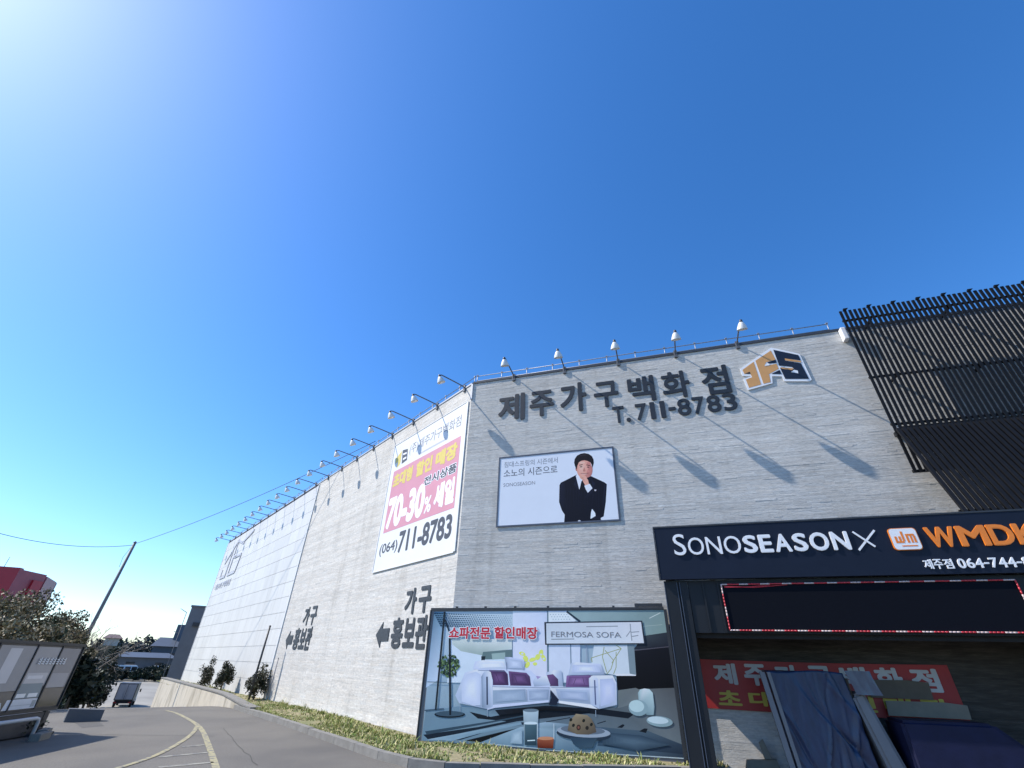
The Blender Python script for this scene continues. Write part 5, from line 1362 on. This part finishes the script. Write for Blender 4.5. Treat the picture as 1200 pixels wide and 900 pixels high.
# ------------------------------------------------------------------ advertising board on the left
def ad_board():
    P1 = at(97, 757, 17.0); P0 = at(0, 763, 14.9)
    d = (P1 - P0); d.z = 0; d.normalize(); L = 3.9
    P = Vector((P1.x, P1.y, 0)) - d * L
    fr = frame(d, P); z0, z1 = .52, 1.74
    root = empty('advertising_board', fr, 'dark framed low advertising board with grey pictures of a white car, at lower left', 'billboard')
    mb = MB(); mb.box(0, L, -.03, .03, z0, z1); mb.build('panel', M['board_grey'], root)
    f = MB(); f.box(-.03, L + .03, -.06, .06, z1 + .001, z1 + .06); f.box(-.03, L + .03, -.06, .06, z0 - .06, z0 - .001)
    for x in (0, 1.28, 2.35, 3.15): f.box(x - .012, x + .022, -.05, -.031, z0, z1)
    f.box(L, L + .03, -.06, .06, z0, z1); f.box(-.03, 0, -.06, .06, z0, z1); f.build('frame', M['frame_dark'], root)
    for x in (.3, 1.9, L - .25):
        lg = MB(); lg.box(x - .035, x + .035, -.03, .04, 0, z0 - .061); lg.box(x - .3, x + .3, -.2, .25, 0, .05); lg.build('leg', M['frame_dark'], root)
    bs = MB(); bs.box(.1, L - .1, -.02, .6, .02, .44, bev=.02); bs.build('underside_shade_box', M['coping'], root)  # added dark box, stands in for shadow and plants under the board
    pr = MB(); n = [0]; H_ = z1 - z0
    def q(x0, x1, a, b, c, sk=0):
        n[0] += 1; y = -.031 - n[0] * .0004
        pr.face([(x0, y, z0 + H_ * a), (x1, y, z0 + H_ * a), (x1 - sk, y, z0 + H_ * b), (x0 + sk, y, z0 + H_ * b)], tone=lin(c))
    q(2.4, 3.13, .36, .97, (150, 150, 154)); q(2.45, 3.08, .38, .56, (186, 184, 186)); q(2.5, 2.95, .47, .52, (214, 212, 214))
    q(1.34, 2.33, .30, .97, (140, 140, 144)); q(1.62, 1.95, .42, .93, (198, 196, 198)); q(3.2, L - .05, .32, .96, (122, 122, 128)); q(3.22, L - .1, .32, .55, (150, 150, 156))
    q(.1, 1.25, .3, .95, (134, 134, 138))
    q(1.34, 2.33, .02, .29, (78, 76, 78)); q(3.2, L - .05, .02, .31, (80, 74, 72))
    # the printed car
    q(2.36, 3.12, .18, .40, (108, 128, 140), .06); q(2.2, 3.14, .02, .17, (206, 212, 222), .03); q(2.42, 2.68, .19, .25, (228, 230, 232)); q(2.76, 3.04, .19, .25, (228, 230, 232)); q(1.7, 2.18, .02, .14, (190, 198, 208), .08)
    q(2.98, 3.10, .04, .14, (150, 160, 170)); q(2.3, 2.98, .075, .082, (168, 176, 186))
    o = pr.build('print', M['gloss_print'], root, normals=False)
    for p in o.data.polygons:
        if p.normal.y > 0: p.flip()
    # a line of white writing too small to read in the photo
    wr = MB(); rn = random.Random(3); x = 2.55
    while x < 3.4:
        for k in range(3):
            zz = z0 + H_ * (.70 + .032 * k); wr.box(x + rn.uniform(0, .02), x + rn.uniform(.05, .085), -.056, -.0505, zz, zz + .018)
        wr.box(x + .05, x + .07, -.0625, -.0575, z0 + H_ * .69, z0 + H_ * .80); x += .115
    wr.build('writing', M['white'], root)
    # pipe barrier in front, low kerb stones and leaning net board
    rl = empty('pipe_barrier', frame(d, P - fr.to_3x3() @ Vector((0, 1.0, 0)) * -1 * 0), 'low pale bent pipe barrier in front of the advertising board', 'barrier')
    rl.matrix_world = fr @ T(1.2, -.5, 0)
    b = MB(); b.tube([(-1.6, 0, .40), (1.42, 0, .40), (1.5, 0, .38), (1.53, 0, .32), (1.53, 0, 0)], .035, 8); b.tube([(-.4, 0, .38), (-.4, 0, 0)], .03, 8); b.build('pipe', M['steel_white'], rl)
    for k, (x, y, l) in enumerate(((2.95, -.55, .55), (3.6, -.2, .5))):
        st = MB(); st.box(-l / 2, l / 2, -.09, .09, -.02, .13, bev=.02)
        tag(st.build('kerb_stone', M['kerb'], None, fr @ T(x, y, 0) @ Matrix.Rotation(rad(12 + 9 * k), 4, 'Z')), ['loose concrete kerb stone by the end of the pipe barrier', 'loose concrete kerb stone under the right end of the advertising board'][k], 'kerb stone', 'loose kerb stones')
    nb = empty('net_board', fr @ T(L + .12, .35, 0), 'pale mesh board leaning behind the right end of the advertising board', 'board')
    g = MB(); g.hull8([(0, -.12, .42), (.34, .3, .40), (.32, .33, .40), (-.02, -.09, .42)], [(.03, -.02, 1.48), (.37, .4, 1.40), (.35, .43, 1.40), (.01, .01, 1.48)]); g.build('sheet', M['card_pale'], nb)
    g = MB()
    for i in range(5):
        t = i / 4; g.tube([(.34 * t + .005, -.12 + .42 * t - .01, .42), (.03 + .34 * t + .005, -.02 + .42 * t - .01, 1.44)], .012, 5)
    for zz in (.55, .95, 1.35): g.tube([(.01, -.12, zz), (.36, .32, zz)], .012, 5)
    g.build('mesh_bar', M['white'], nb)
    for x in (0, .3): g = MB(); g.box(x, x + .05, x, x + .05, -.05, .42); g.build('leg', M['frame_dark'], nb)
    lw = MB(); lw.hull8([(0, 0, -.3), (.8, 0, -.3), (.8, .3, -.3), (0, .3, -.3)], [(0, 0, .30), (.8, 0, .26), (.8, .3, .26), (0, .3, .30)])
    pw = at(84, 825, 19.5); tag(lw.build('low_wall', M['dark_wall'], None, frame(Vector((.75, .66, 0)), Vector((pw.x, pw.y, gz(pw))))), 'short dark grey concrete wall just beyond the advertising board', 'wall')
    pt = MB(); rn2 = random.Random(8); leafy(pt, (0, 0, .16), (1.2, .3, .18), 900, .09, DARK + GREEN[:1], rn2, clumps=12)
    tag(pt.build('ground_plant', M['leaf'], None, fr @ T(2.9, .15, 0), normals=False), 'dark low plants growing under the advertising board', 'plant')
ad_board()

# ------------------------------------------------------------------ light, sky, camera
AZ = rad(88); EL = rad(46)
S = Vector((-math.sin(AZ) * math.cos(EL), math.cos(AZ) * math.cos(EL), math.sin(EL)))
sun = bpy.data.lights.new('sun', 'SUN'); sun.energy = 3.7; sun.angle = rad(.5); sun.color = (1, .95, .88)
so = bpy.data.objects.new('sun', sun); COL.objects.link(so); so.rotation_euler = S.to_track_quat('Z', 'Y').to_euler(); so.location = S * 60
w = bpy.data.worlds.new('World'); scene.world = w; w.use_nodes = True
nt = w.node_tree; bg = nt.nodes['Background']; bg.inputs['Strength'].default_value = .145
sky = nt.nodes.new('ShaderNodeTexSky'); sky.sky_type = 'NISHITA'; sky.sun_disc = False
sky.sun_elevation = EL; sky.sun_rotation = -AZ; sky.altitude = 0; sky.air_density = 1.0; sky.dust_density = .45; sky.ozone_density = 6.0
hs = nt.nodes.new('ShaderNodeHueSaturation'); hs.inputs['Saturation'].default_value = 1.22; hs.inputs['Hue'].default_value = .504
nt.links.new(sky.outputs[0], hs.inputs['Color']); nt.links.new(hs.outputs[0], bg.inputs[0])
cam = bpy.data.cameras.new('camera'); co = bpy.data.objects.new('camera', cam); COL.objects.link(co)
mw = Matrix((( cr.x, cu.x, -fw.x, EYE.x), (cr.y, cu.y, -fw.y, EYE.y), (cr.z, cu.z, -fw.z, EYE.z), (0, 0, 0, 1)))
co.matrix_world = mw
cam.sensor_width = 36; cam.sensor_fit = 'HORIZONTAL'; cam.lens = FPX * 36 / 1200; cam.clip_end = 6000; cam.clip_start = .05
scene.camera = co
scene.view_settings.view_transform = 'Standard'; scene.view_settings.look = 'None'; scene.view_settings.gamma = 1
scene.view_settings.exposure = .76; scene.view_settings.use_curve_mapping = False
